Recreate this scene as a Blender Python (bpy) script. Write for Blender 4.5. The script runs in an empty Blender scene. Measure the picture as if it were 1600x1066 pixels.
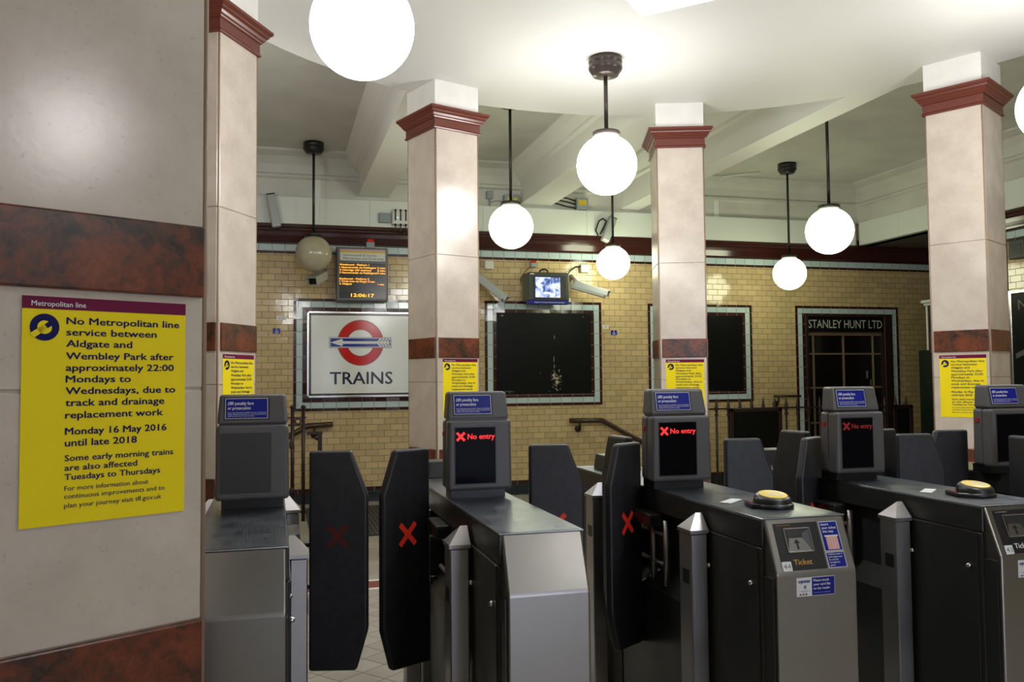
import bpy, bmesh, math, random
from mathutils import Vector, Matrix
random.seed(7)
SC = bpy.context.scene
COL = SC.collection
PI = math.pi
HC = 1.43                                   # eye height of the photographer

# ------------------------------------------------------------------ camera
def make_camera():
    f, pitch, roll, yaw = 1341.7, math.radians(2.59), math.radians(-0.52), math.radians(-15.5)
    cd = bpy.data.cameras.new('camera'); cd.sensor_width = 36; cd.lens = f / 1600 * 36
    cd.clip_start = 0.02; cd.clip_end = 200
    co = bpy.data.objects.new('camera', cd); COL.objects.link(co)
    right = Vector((1, 0, 0)); fwd = Vector((0, math.cos(pitch), math.sin(pitch)))
    up = Vector((0, -math.sin(pitch), math.cos(pitch)))
    r2 = right * math.cos(roll) + up * math.sin(roll)
    u2 = up * math.cos(roll) - right * math.sin(roll)
    rz = Matrix.Rotation(yaw, 3, 'Z')
    r2, u2, b2 = rz @ r2, rz @ u2, rz @ (-fwd)
    m = Matrix((r2, u2, b2)).transposed().to_4x4(); m.translation = (0, 0, HC)
    co.matrix_world = m
    SC.camera = co
make_camera()

# ------------------------------------------------------------------ daylight, exposure
w = bpy.data.worlds.new('daylight'); SC.world = w; w.use_nodes = True
bg = w.node_tree.nodes['Background']; bg.inputs[0].default_value = (0.74, 0.79, 1.0, 1); bg.inputs[1].default_value = 3.2
SC.view_settings.view_transform = 'Standard'; SC.view_settings.look = 'None'
SC.view_settings.gamma = 1; SC.view_settings.use_curve_mapping = False
SC.view_settings.exposure = 0.68
SC.cycles.use_denoising = True
SC.cycles.max_bounces = 8; SC.cycles.diffuse_bounces = 5; SC.cycles.glossy_bounces = 4
SC.cycles.sample_clamp_indirect = 4
GLOBE_POWER = 17.0

# ------------------------------------------------------------------ materials
def newmat(name):
    m = bpy.data.materials.new(name); m.use_nodes = True
    nt = m.node_tree; return m, nt, nt.nodes['Principled BSDF']
def plain(name, col, rough=0.5, metal=0.0, spec=None, emit=None, estr=0, coat=0, bump=0, bscale=300, var=0, vscale=8):
    m, nt, b = newmat(name)
    b.inputs['Base Color'].default_value = (*col, 1); b.inputs['Roughness'].default_value = rough
    b.inputs['Metallic'].default_value = metal
    if spec is not None: b.inputs['Specular IOR Level'].default_value = spec
    if coat: b.inputs['Coat Weight'].default_value = coat; b.inputs['Coat Roughness'].default_value = 0.1
    if emit: b.inputs['Emission Color'].default_value = (*emit, 1); b.inputs['Emission Strength'].default_value = estr
    tc = nt.nodes.new('ShaderNodeTexCoord')
    if bump:
        n = nt.nodes.new('ShaderNodeTexNoise'); n.inputs['Scale'].default_value = bscale; n.inputs['Detail'].default_value = 2
        nt.links.new(tc.outputs['Object'], n.inputs['Vector'])
        bp = nt.nodes.new('ShaderNodeBump'); bp.inputs['Strength'].default_value = bump; bp.inputs['Distance'].default_value = 0.002
        nt.links.new(n.outputs['Fac'], bp.inputs['Height']); nt.links.new(bp.outputs[0], b.inputs['Normal'])
    if var:
        n = nt.nodes.new('ShaderNodeTexNoise'); n.inputs['Scale'].default_value = vscale; n.inputs['Detail'].default_value = 6
        nt.links.new(tc.outputs['Object'], n.inputs['Vector'])
        r = nt.nodes.new('ShaderNodeValToRGB')
        r.color_ramp.elements[0].position = 0.3; r.color_ramp.elements[1].position = 0.7
        r.color_ramp.elements[0].color = (*[c * (1 - var) for c in col], 1); r.color_ramp.elements[1].color = (*[min(1, c * (1 + var)) for c in col], 1)
        nt.links.new(n.outputs['Fac'], r.inputs['Fac']); nt.links.new(r.outputs[0], b.inputs['Base Color'])
    return m
def stone(name, c1, c2, speck, rough=0.19):
    m, nt, b = newmat(name); N = nt.nodes.new; L = nt.links.new
    tc = N('ShaderNodeTexCoord')
    n1 = N('ShaderNodeTexNoise'); n1.inputs['Scale'].default_value = 5; n1.inputs['Detail'].default_value = 8; n1.inputs['Roughness'].default_value = 0.65
    n2 = N('ShaderNodeTexNoise'); n2.inputs['Scale'].default_value = 70; n2.inputs['Detail'].default_value = 3
    L(tc.outputs['Object'], n1.inputs['Vector']); L(tc.outputs['Object'], n2.inputs['Vector'])
    r1 = N('ShaderNodeValToRGB'); e = r1.color_ramp.elements
    e[0].position = 0.35; e[0].color = (*c2, 1); e[1].position = 0.65; e[1].color = (*c1, 1)
    L(n1.outputs['Fac'], r1.inputs['Fac'])
    r2 = N('ShaderNodeValToRGB'); e = r2.color_ramp.elements
    e[0].position = 0.64; e[0].color = (0, 0, 0, 1); e[1].position = 0.76; e[1].color = (0.45, 0.45, 0.45, 1)
    L(n2.outputs['Fac'], r2.inputs['Fac'])
    mx = N('ShaderNodeMix'); mx.data_type = 'RGBA'; L(r2.outputs[0], mx.inputs[0]); L(r1.outputs[0], mx.inputs[6]); mx.inputs[7].default_value = (*speck, 1)
    L(mx.outputs[2], b.inputs['Base Color'])
    b.inputs['Roughness'].default_value = rough
    bp = N('ShaderNodeBump'); bp.inputs['Strength'].default_value = 0.05; bp.inputs['Distance'].default_value = 0.003
    L(n2.outputs['Fac'], bp.inputs['Height']); L(bp.outputs[0], b.inputs['Normal'])
    return m
def granite(name):
    m, nt, b = newmat(name); N = nt.nodes.new; L = nt.links.new
    tc = N('ShaderNodeTexCoord')
    n1 = N('ShaderNodeTexNoise'); n1.inputs['Scale'].default_value = 32; n1.inputs['Detail'].default_value = 7; n1.inputs['Roughness'].default_value = 0.7; n1.inputs['Distortion'].default_value = 0.6
    n2 = N('ShaderNodeTexNoise'); n2.inputs['Scale'].default_value = 6; n2.inputs['Detail'].default_value = 5; n2.inputs['Distortion'].default_value = 1.0
    add = N('ShaderNodeMath'); add.operation = 'ADD'; mul = N('ShaderNodeMath'); mul.operation = 'MULTIPLY'; mul.inputs[1].default_value = 0.5
    L(tc.outputs['Object'], n1.inputs['Vector']); L(tc.outputs['Object'], n2.inputs['Vector'])
    L(n1.outputs['Fac'], add.inputs[0]); L(n2.outputs['Fac'], add.inputs[1]); L(add.outputs[0], mul.inputs[0])
    r = N('ShaderNodeValToRGB'); e = r.color_ramp.elements
    e[0].position = 0.38; e[0].color = (0.018, 0.012, 0.009, 1); e[1].position = 0.62; e[1].color = (0.20, 0.052, 0.022, 1)
    k = e.new(0.47); k.color = (0.075, 0.028, 0.014, 1); k = e.new(0.53); k.color = (0.14, 0.034, 0.014, 1)
    L(mul.outputs[0], r.inputs['Fac']); L(r.outputs[0], b.inputs['Base Color']); b.inputs['Roughness'].default_value = 0.3
    return m
def tiles(name, col, mortar, bw, bh, off=0.5, rough=0.12, var=0.1, tilt=0.03, ms=0.0036, ox=0.0, oz=0.0, horiz=True):
    m, nt, b = newmat(name); N = nt.nodes.new; L = nt.links.new
    tc = N('ShaderNodeTexCoord'); sp = N('ShaderNodeSeparateXYZ'); L(tc.outputs['Object'], sp.inputs[0])
    ad = N('ShaderNodeMath'); ad.operation = 'ADD'; L(sp.outputs[0], ad.inputs[0]); L(sp.outputs[1], ad.inputs[1])
    cb = N('ShaderNodeCombineXYZ'); L(ad.outputs[0], cb.inputs[0]); L(sp.outputs[2], cb.inputs[1])
    mp = N('ShaderNodeMapping'); mp.inputs['Location'].default_value = (ox, oz, 0); L(cb.outputs[0], mp.inputs[0])
    br = N('ShaderNodeTexBrick'); br.offset = off; br.inputs['Scale'].default_value = 1
    br.inputs['Brick Width'].default_value = bw; br.inputs['Row Height'].default_value = bh
    br.inputs['Mortar Size'].default_value = ms; br.inputs['Mortar Smooth'].default_value = 0.3
    br.inputs['Color1'].default_value = (0, 0, 0, 1); br.inputs['Color2'].default_value = (1, 1, 1, 1); br.inputs['Mortar'].default_value = (0.5, 0.5, 0.5, 1)
    L(mp.outputs[0], br.inputs['Vector'])
    r = N('ShaderNodeValToRGB'); r.color_ramp.elements[0].color = (*[c * (1 - var) for c in col], 1); r.color_ramp.elements[1].color = (*[min(1, c * (1 + var)) for c in col], 1)
    L(br.outputs['Color'], r.inputs['Fac'])
    mx = N('ShaderNodeMix'); mx.data_type = 'RGBA'; L(br.outputs['Fac'], mx.inputs[0]); L(r.outputs[0], mx.inputs[6]); mx.inputs[7].default_value = (*mortar, 1)
    L(mx.outputs[2], b.inputs['Base Color'])
    ro = N('ShaderNodeMapRange'); ro.inputs['To Min'].default_value = rough; ro.inputs['To Max'].default_value = 0.7
    L(br.outputs['Fac'], ro.inputs['Value']); L(ro.outputs[0], b.inputs['Roughness'])
    nz = N('ShaderNodeTexNoise'); nz.inputs['Scale'].default_value = 9; nz.inputs['Detail'].default_value = 1; L(tc.outputs['Object'], nz.inputs['Vector'])
    hm = N('ShaderNodeMath'); hm.operation = 'MULTIPLY_ADD'; hm.inputs[1].default_value = -1.0
    sc = N('ShaderNodeMath'); sc.operation = 'MULTIPLY'; sc.inputs[1].default_value = 0.6; L(nz.outputs['Fac'], sc.inputs[0])
    L(br.outputs['Fac'], hm.inputs[0]); L(sc.outputs[0], hm.inputs[2])
    bp = N('ShaderNodeBump'); bp.inputs['Strength'].default_value = 0.5; bp.inputs['Distance'].default_value = 0.003; L(hm.outputs[0], bp.inputs['Height'])
    wn = N('ShaderNodeTexWhiteNoise'); wn.noise_dimensions = '3D'; L(br.outputs['Color'], wn.inputs['Vector'])
    sb = N('ShaderNodeVectorMath'); sb.operation = 'SUBTRACT'; L(wn.outputs['Color'], sb.inputs[0]); sb.inputs[1].default_value = (0.5, 0.5, 0.5)
    ss = N('ShaderNodeVectorMath'); ss.operation = 'SCALE'; L(sb.outputs[0], ss.inputs[0]); ss.inputs['Scale'].default_value = tilt
    av = N('ShaderNodeVectorMath'); av.operation = 'ADD'; L(bp.outputs[0], av.inputs[0]); L(ss.outputs[0], av.inputs[1])
    nm = N('ShaderNodeVectorMath'); nm.operation = 'NORMALIZE'; L(av.outputs[0], nm.inputs[0]); L(nm.outputs[0], b.inputs['Normal'])
    return m
def floor_tiles(name):
    m, nt, b = newmat(name); N = nt.nodes.new; L = nt.links.new
    tc = N('ShaderNodeTexCoord'); mp = N('ShaderNodeMapping'); mp.inputs['Rotation'].default_value = (0, 0, math.radians(52)); L(tc.outputs['Object'], mp.inputs[0])
    br = N('ShaderNodeTexBrick'); br.offset = 0; br.inputs['Scale'].default_value = 1
    br.inputs['Brick Width'].default_value = 0.15; br.inputs['Row Height'].default_value = 0.15
    br.inputs['Mortar Size'].default_value = 0.003; br.inputs['Mortar Smooth'].default_value = 0.2
    br.inputs['Color1'].default_value = (0.36, 0.33, 0.27, 1); br.inputs['Color2'].default_value = (0.43, 0.40, 0.33, 1); br.inputs['Mortar'].default_value = (0.07, 0.06, 0.055, 1)
    L(mp.outputs[0], br.inputs['Vector'])
    nz = N('ShaderNodeTexNoise'); nz.inputs['Scale'].default_value = 3; nz.inputs['Detail'].default_value = 6; L(tc.outputs['Object'], nz.inputs['Vector'])
    mr = N('ShaderNodeMapRange'); mr.inputs['From Min'].default_value = 0.3; mr.inputs['From Max'].default_value = 0.7; mr.inputs['To Min'].default_value = 0.75; mr.inputs['To Max'].default_value = 1.1
    L(nz.outputs['Fac'], mr.inputs['Value'])
    vm = N('ShaderNodeVectorMath'); vm.operation = 'SCALE'; L(br.outputs['Color'], vm.inputs[0]); L(mr.outputs[0], vm.inputs['Scale'])
    L(vm.outputs[0], b.inputs['Base Color']); b.inputs['Roughness'].default_value = 0.38
    return m
def steel(name, col, rough, metal=1.0, axis=2, streak=0.1):
    m, nt, b = newmat(name); N = nt.nodes.new; L = nt.links.new
    b.inputs['Base Color'].default_value = (*col, 1); b.inputs['Metallic'].default_value = metal
    tc = N('ShaderNodeTexCoord'); mp = N('ShaderNodeMapping')
    s = [400, 400, 400]; s[axis] = 6; mp.inputs['Scale'].default_value = s; L(tc.outputs['Object'], mp.inputs[0])
    n = N('ShaderNodeTexNoise'); n.inputs['Scale'].default_value = 1; n.inputs['Detail'].default_value = 2; L(mp.outputs[0], n.inputs['Vector'])
    n2 = N('ShaderNodeTexNoise'); n2.inputs['Scale'].default_value = 7; n2.inputs['Detail'].default_value = 6; L(tc.outputs['Object'], n2.inputs['Vector'])
    a = N('ShaderNodeMath'); a.operation = 'ADD'; L(n.outputs['Fac'], a.inputs[0]); L(n2.outputs['Fac'], a.inputs[1])
    mr = N('ShaderNodeMapRange'); mr.inputs['From Min'].default_value = 0.6; mr.inputs['From Max'].default_value = 1.4
    mr.inputs['To Min'].default_value = rough - streak; mr.inputs['To Max'].default_value = rough + streak
    L(a.outputs[0], mr.inputs['Value']); L(mr.outputs[0], b.inputs['Roughness'])
    bp = N('ShaderNodeBump'); bp.inputs['Strength'].default_value = 0.02; bp.inputs['Distance'].default_value = 0.001
    L(n.outputs['Fac'], bp.inputs['Height']); L(bp.outputs[0], b.inputs['Normal'])
    return m

M = dict(
    stone=stone('polished_stone', (0.62, 0.545, 0.46), (0.52, 0.445, 0.37), (0.36, 0.27, 0.20)),
    bead=plain('stone_bead', (0.30, 0.21, 0.14), 0.35),
    granite=granite('red_granite'),
    red_paint=plain('red_brown_gloss_paint', (0.135, 0.034, 0.022), 0.24, bump=0.05, bscale=40),
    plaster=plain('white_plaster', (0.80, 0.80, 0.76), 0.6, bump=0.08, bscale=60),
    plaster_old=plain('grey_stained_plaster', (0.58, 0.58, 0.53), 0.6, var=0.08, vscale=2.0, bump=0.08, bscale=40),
    plaster_neck=plain('white_neck_plaster', (0.80, 0.79, 0.75), 0.5, var=0.05, vscale=6),
    board=plain('white_painted_board', (0.70, 0.74, 0.69), 0.45),
    tile=tiles('cream_glazed_tile', (0.57, 0.43, 0.225), (0.14, 0.11, 0.065), 0.18, 0.0895),
    tile_blue=tiles('pale_blue_glazed_tile', (0.50, 0.62, 0.63), (0.10, 0.09, 0.08), 0.178, 0.2, off=0, var=0.05),
    tile_blue_v=tiles('pale_blue_upright_tile', (0.50, 0.62, 0.63), (0.10, 0.09, 0.08), 0.9, 0.178, off=0, var=0.05),
    tile_brown=tiles('dark_brown_glazed_tile', (0.04, 0.010, 0.009), (0.25, 0.2, 0.17), 0.178, 0.3, off=0, var=0.2, tilt=0.05),
    tile_brown_v=tiles('dark_brown_upright_tile', (0.04, 0.010, 0.009), (0.25, 0.2, 0.17), 0.9, 0.178, off=0, var=0.2, tilt=0.05),
    brown_glaze=plain('brown_glazed_moulding', (0.042, 0.011, 0.009), 0.16, bump=0.15, bscale=14),
    teal=plain('dark_teal_skirting', (0.012, 0.022, 0.028), 0.25),
    floor=floor_tiles('diamond_floor_tile'),
    step_red=plain('red_floor_strip', (0.20, 0.045, 0.03), 0.5), step_white=plain('white_floor_line', (0.65, 0.63, 0.55), 0.5),
    mat=plain('grooved_dark_mat', (0.045, 0.045, 0.043), 0.7),
    steel=steel('brushed_steel', (0.30, 0.288, 0.268), 0.33, streak=0.05),
    steel_top=steel('worn_steel_top', (0.15, 0.165, 0.18), 0.34, axis=1),
    steel_shaded=steel('shaded_steel_panel', (0.052, 0.054, 0.052), 0.38, metal=0.6),  # same stainless as the fronts, with the low side light painted in
    steel_lifted=steel('satin_steel_brightened', (0.46, 0.445, 0.44), 0.42),  # steel colour raised to paint out the shadow between the gates
    chrome=plain('bright_steel', (0.70, 0.69, 0.67), 0.18, 1.0),
    black=plain('black_plastic', (0.012, 0.012, 0.013), 0.35),
    recess=plain('dark_recess', (0.02, 0.02, 0.022), 0.5),
    head=plain('grey_moulded_plastic', (0.085, 0.082, 0.083), 0.42, bump=0.12, bscale=500),
    screen=plain('black_screen_glass', (0.004, 0.004, 0.005), 0.08, spec=0.02),
    bezel=plain('charcoal_blank_panel', (0.028, 0.027, 0.027), 0.35),
    paddle=plain('charcoal_paddle_rubber', (0.021, 0.021, 0.024), 0.42, bump=0.25, bscale=220, var=0.25, vscale=30),
    led_red=plain('lit_red_lettering', (0.3, 0.005, 0.004), 0.5, emit=(1, 0.03, 0.03), estr=0.7),
    led_red_dim=plain('faint_red_lettering', (0.1, 0.004, 0.004), 0.5, emit=(1, 0.03, 0.025), estr=0.07),
    cross_lit=plain('red_cross_lit', (0.50, 0.022, 0.014), 0.5, emit=(1, 0.05, 0.02), estr=0.07),
    cross_dim=plain('red_cross_faint', (0.10, 0.008, 0.006), 0.5),
    blue=plain('sign_blue', (0.008, 0.014, 0.24), 0.35, spec=0.25), white=plain('sign_white', (0.75, 0.76, 0.76), 0.4),
    yellow=plain('poster_yellow', (0.92, 0.73, 0.008), 0.6, spec=0.2), purple=plain('poster_purple', (0.15, 0.005, 0.045), 0.6, spec=0.2),
    ink=plain('navy_ink', (0.008, 0.008, 0.09), 0.6, spec=0.15),
    pad_yellow=plain('reader_yellow', (0.78, 0.58, 0.10), 0.35), pad_grey=plain('reader_grey', (0.6, 0.58, 0.5), 0.4),
    gold=plain('gold_lettering', (0.55, 0.30, 0.04), 0.4), paper=plain('pale_card', (0.66, 0.68, 0.65), 0.5),
    pink=plain('pink_ticket', (0.75, 0.42, 0.36), 0.5), grey=plain('grey_print', (0.15, 0.15, 0.16), 0.5),
    led_small=plain('red_indicator', (0.25, 0.01, 0.01), 0.3, emit=(1, 0.03, 0.02), estr=0.02),
    iron=plain('dark_brown_ironwork', (0.022, 0.009, 0.008), 0.38), bronze=plain('bronzed_lamp_metal', (0.075, 0.058, 0.05), 0.32, 0.4),
    blackiron=plain('black_lamp_metal', (0.012, 0.011, 0.011), 0.35), wood=plain('varnished_handrail', (0.05, 0.025, 0.012), 0.25),
    globe=plain('lit_opal_glass', (0.8, 0.8, 0.8), 0.2, emit=(1.0, 0.995, 0.98), estr=GLOBE_POWER),
    globe_green=plain('lit_opal_glass_outer', (0.8, 0.8, 0.8), 0.2, emit=(0.96, 1.0, 0.70), estr=GLOBE_POWER * 0.52),
    globe_off=plain('unlit_opal_glass', (0.42, 0.38, 0.27), 0.16, var=0.12, vscale=5),
    silver=plain('polished_aluminium_frame', (0.72, 0.72, 0.70), 0.2, 1.0), enamel=plain('white_enamel', (0.80, 0.83, 0.82), 0.14),
    roundel_red=plain('enamel_red', (0.60, 0.014, 0.006), 0.14, spec=0.3), roundel_blue=plain('enamel_blue', (0.010, 0.030, 0.30), 0.14, spec=0.3),
    navy=plain('enamel_navy', (0.004, 0.006, 0.03), 0.2), edge=plain('dark_edge_line', (0.03, 0.006, 0.005), 0.2),
    blackboard=plain('black_panel', (0.006, 0.007, 0.007), 0.3, spec=0.12), scuff=plain('scuffed_pale_paint', (0.35, 0.32, 0.22), 0.7),
    door_glass=plain('dark_door_glass', (0.008, 0.006, 0.005), 0.12), brass=plain('dull_brass', (0.22, 0.16, 0.09), 0.45, 0.2),
    letter=plain('silver_letter', (0.55, 0.55, 0.48), 0.35), cam=plain('camera_grey', (0.40, 0.43, 0.42), 0.4, 0.2), lens=plain('camera_glass', (0.005, 0.005, 0.006), 0.08),
    amber=plain('amber_matrix_text', (0.4, 0.15, 0.0), 0.5, emit=(1.0, 0.36, 0.02), estr=1.6), display=plain('matrix_black', (0.006, 0.006, 0.007), 0.2),
    dframe=plain('grey_display_case', (0.10, 0.10, 0.105), 0.4, 0.3), lilac=plain('pale_pink_strip', (0.55, 0.33, 0.38), 0.4), ystrip=plain('yellow_strip', (0.65, 0.45, 0.03), 0.4),
    hdr=plain('header_white', (0.62, 0.64, 0.58), 0.4), greybox=plain('grey_junction_box', (0.26, 0.31, 0.32), 0.45), offwhite=plain('off_white_box', (0.68, 0.70, 0.64), 0.4),
    monitor=plain('dark_green_grey_case', (0.035, 0.042, 0.035), 0.4), cable=plain('black_cable', (0.008, 0.008, 0.008), 0.45),
    bluedot=plain('blue_indicator', (0.1, 0.3, 0.8), 0.3, emit=(0.2, 0.5, 1), estr=1.5), kiosk=plain('dark_green_woodwork', (0.008, 0.014, 0.011), 0.3),
    corridor_dark=plain('dark_brown_corridor', (0.10, 0.085, 0.06), 0.6), soot=plain('dark_gap', (0.01, 0.01, 0.01), 0.8),
)
def monitor_screen():
    m, nt, b = newmat('lit_picture_screen'); N = nt.nodes.new; L = nt.links.new
    tc = N('ShaderNodeTexCoord'); n = N('ShaderNodeTexNoise'); n.inputs['Scale'].default_value = 9; n.inputs['Detail'].default_value = 4; n.inputs['Distortion'].default_value = 1.2
    L(tc.outputs['Object'], n.inputs['Vector']); r = N('ShaderNodeValToRGB'); e = r.color_ramp.elements
    e[0].position = 0.36; e[0].color = (0.03, 0.06, 0.16, 1); e[1].position = 0.55; e[1].color = (0.60, 0.66, 0.95, 1); k = e.new(0.45); k.color = (0.28, 0.36, 0.72, 1)
    L(n.outputs['Fac'], r.inputs['Fac']); L(r.outputs[0], b.inputs['Emission Color']); b.inputs['Emission Strength'].default_value = 1.0
    b.inputs['Base Color'].default_value = (0, 0, 0, 1); return m
M['picture'] = monitor_screen()
def worn_panel():
    m, nt, b = newmat('worn_black_panel'); N = nt.nodes.new; L = nt.links.new
    tc = N('ShaderNodeTexCoord'); n = N('ShaderNodeTexNoise'); n.inputs['Scale'].default_value = 28; n.inputs['Detail'].default_value = 5
    L(tc.outputs['Object'], n.inputs['Vector'])
    mp = N('ShaderNodeMapping'); mp.inputs['Location'].default_value = (-4.155, 0, -1.44); L(tc.outputs['Object'], mp.inputs[0])
    mp.vector_type = 'POINT'
    g = N('ShaderNodeVectorMath'); g.operation = 'MULTIPLY'; g.inputs[1].default_value = (7.5, 0, 3.6); L(mp.outputs[0], g.inputs[0])
    ln = N('ShaderNodeVectorMath'); ln.operation = 'LENGTH'; L(g.outputs[0], ln.inputs[0])
    mr = N('ShaderNodeMapRange'); mr.inputs['From Min'].default_value = 0.2; mr.inputs['From Max'].default_value = 1.1; mr.inputs['To Min'].default_value = 0.16; mr.inputs['To Max'].default_value = -0.25
    L(ln.outputs['Value'], mr.inputs['Value'])
    a = N('ShaderNodeMath'); a.operation = 'ADD'; L(n.outputs['Fac'], a.inputs[0]); L(mr.outputs[0], a.inputs[1])
    r = N('ShaderNodeValToRGB'); e = r.color_ramp.elements; e[0].position = 0.55; e[0].color = (0.006, 0.007, 0.007, 1); e[1].position = 0.63; e[1].color = (0.42, 0.38, 0.26, 1)
    L(a.outputs[0], r.inputs['Fac']); L(r.outputs[0], b.inputs['Base Color']); b.inputs['Roughness'].default_value = 0.3; b.inputs['Specular IOR Level'].default_value = 0.12
    return m
M['worn'] = worn_panel()

# ------------------------------------------------------------------ mesh helpers
class MB:
    def __init__(s): s.bm = bmesh.new()
    def _tx(s, vs, mat):
        if mat is not None: bmesh.ops.transform(s.bm, matrix=mat, verts=vs)
    def box(s, x0, x1, y0, y1, z0, z1, bev=0, seg=2, mat=None):
        r = bmesh.ops.create_cube(s.bm, size=1)['verts']
        bmesh.ops.scale(s.bm, vec=(x1 - x0, y1 - y0, z1 - z0), verts=r)
        bmesh.ops.translate(s.bm, vec=((x0 + x1) / 2, (y0 + y1) / 2, (z0 + z1) / 2), verts=r)
        if bev:
            es = list({e for v in r for e in v.link_edges})
            q = bmesh.ops.bevel(s.bm, geom=es, offset=bev, segments=seg, affect='EDGES', profile=0.5)
            r = [v for v in q['verts']]
        s._tx(r, mat); return s
    def prism(s, pts, axis, a, b, bev=0, seg=2, mat=None):
        # pts: 2D polygon; axis 0: pts=(y,z) along x; 1: pts=(x,z) along y; 2: pts=(x,y) along z
        def P(p, t): return ((t, p[0], p[1]), (p[0], t, p[1]), (p[0], p[1], t))[axis]
        va = [s.bm.verts.new(P(p, a)) for p in pts]; vb = [s.bm.verts.new(P(p, b)) for p in pts]
        n = len(pts); fs = [s.bm.faces.new(va), s.bm.faces.new(vb)]
        for i in range(n): fs.append(s.bm.faces.new((va[i], va[(i + 1) % n], vb[(i + 1) % n], vb[i])))
        bmesh.ops.recalc_face_normals(s.bm, faces=fs); r = va + vb
        if bev:
            es = list({e for v in r for e in v.link_edges})
            q = bmesh.ops.bevel(s.bm, geom=es, offset=bev, segments=seg, affect='EDGES', profile=0.5); r = q['verts']
        s._tx(r, mat); return s
    def lathe(s, prof, c, n=40, axis='z', mat=None):
        # prof: list of (radius, height) ; revolved about z through c
        rings = []; allv = []
        for r, h in prof:
            if r < 1e-6: v = s.bm.verts.new((c[0], c[1], c[2] + h)); rings.append([v]); allv.append(v)
            else:
                ring = [s.bm.verts.new((c[0] + r * math.cos(2 * PI * i / n), c[1] + r * math.sin(2 * PI * i / n), c[2] + h)) for i in range(n)]
                rings.append(ring); allv += ring
        fs = []
        for A, B in zip(rings, rings[1:]):
            for i in range(n):
                j = (i + 1) % n
                if len(A) == 1 and len(B) == 1: continue
                if len(A) == 1: fs.append(s.bm.faces.new((A[0], B[i], B[j])))
                elif len(B) == 1: fs.append(s.bm.faces.new((A[i], A[j], B[0])))
                else: fs.append(s.bm.faces.new((A[i], A[j], B[j], B[i])))
        for R in (rings[0], rings[-1]):
            if len(R) > 1: fs.append(s.bm.faces.new(R))
        bmesh.ops.recalc_face_normals(s.bm, faces=fs)
        for f in fs: f.smooth = True
        s._tx(allv, mat); return s
    def sphere(s, c, r, seg=48):
        q = bmesh.ops.create_uvsphere(s.bm, u_segments=seg, v_segments=seg // 2, radius=r)['verts']
        bmesh.ops.translate(s.bm, vec=c, verts=q)
        for v in q:
            for f in v.link_faces: f.smooth = True
        return s
    def tube(s, pts, r, n=12, mat=None):
        pts = [Vector(p) for p in pts]; rings = []; prev = None
        for i, p in enumerate(pts):
            if i == 0: d = (pts[1] - p).normalized(); k = 1
            elif i == len(pts) - 1: d = (p - pts[-2]).normalized(); k = 1
            else:
                d1 = (p - pts[i - 1]).normalized(); d2 = (pts[i + 1] - p).normalized(); d = (d1 + d2).normalized(); k = 1 / max(0.3, d.dot(d1))
            if prev is None:
                a = Vector((0, 0, 1)) if abs(d.z) < 0.9 else Vector((1, 0, 0)); u = d.cross(a).normalized()
            else: u = (prev - d * prev.dot(d)).normalized()
            prev = u; v = d.cross(u)
            rings.append([s.bm.verts.new(p + (u * math.cos(2 * PI * j / n) + v * math.sin(2 * PI * j / n)) * r * (k if 0 < i < len(pts) - 1 else 1)) for j in range(n)])
        fs = []
        for A, B in zip(rings, rings[1:]):
            for j in range(n):
                f = s.bm.faces.new((A[j], A[(j + 1) % n], B[(j + 1) % n], B[j])); f.smooth = True; fs.append(f)
        fs.append(s.bm.faces.new(rings[0])); fs.append(s.bm.faces.new(rings[-1]))
        bmesh.ops.recalc_face_normals(s.bm, faces=fs)
        s._tx([v for R in rings for v in R], mat); return s
    def cyl(s, p0, p1, r, n=20, mat=None): return s.tube([p0, p1], r, n, mat)
    def poly(s, pts, mat=None):
        vs = [s.bm.verts.new(p) for p in pts]; s.bm.faces.new(vs); s._tx(vs, mat); return s
    def text(s, string, x, z, cap, y=0.0, width=None, bold=0.0, align='l', mat=None):
        """flat lettering in the local xz plane facing -y; baseline at z, cap height cap"""
        vs, fs, wd = glyphs(string, 0.0); k = cap / CAPH; kx = k if width is None else width / wd
        ox = x if align == 'l' else (x - wd * kx / 2 if align == 'c' else x - wd * kx)
        sh = [(0, 0)] if bold <= 0 else [(d * bold * cap, e * bold * cap) for d, e in ((1.4, 0.7), (-1.4, 0.7), (1.4, -0.7), (-1.4, -0.7))]
        nv = []
        for q, (dx, dz) in enumerate(sh):
            n1 = [s.bm.verts.new((ox + dx + a * kx, y - 0.00005 * q, z + dz + b * k)) for a, b in vs]
            for f in fs:
                try: s.bm.faces.new([n1[i] for i in f])
                except ValueError: pass
            nv += n1
        s._tx(nv, mat); return s
    def sweep_rect(s, prof, hw, hd, mat=None):
        """moulding: prof = list of (offset, z); mitred round a rectangle hw x hd centred on the origin"""
        rings = []
        for o, z in prof:
            rings.append([s.bm.verts.new(p) for p in ((-hw - o, -hd - o, z), (hw + o, -hd - o, z), (hw + o, hd + o, z), (-hw - o, hd + o, z))])
        fs = []
        for A, B in zip(rings, rings[1:]):
            for j in range(4): fs.append(s.bm.faces.new((A[j], A[(j + 1) % 4], B[(j + 1) % 4], B[j])))
        fs += [s.bm.faces.new(rings[0]), s.bm.faces.new(rings[-1])]
        bmesh.ops.recalc_face_normals(s.bm, faces=fs)
        s._tx([v for R in rings for v in R], mat); return s
_gl = {}
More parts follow.
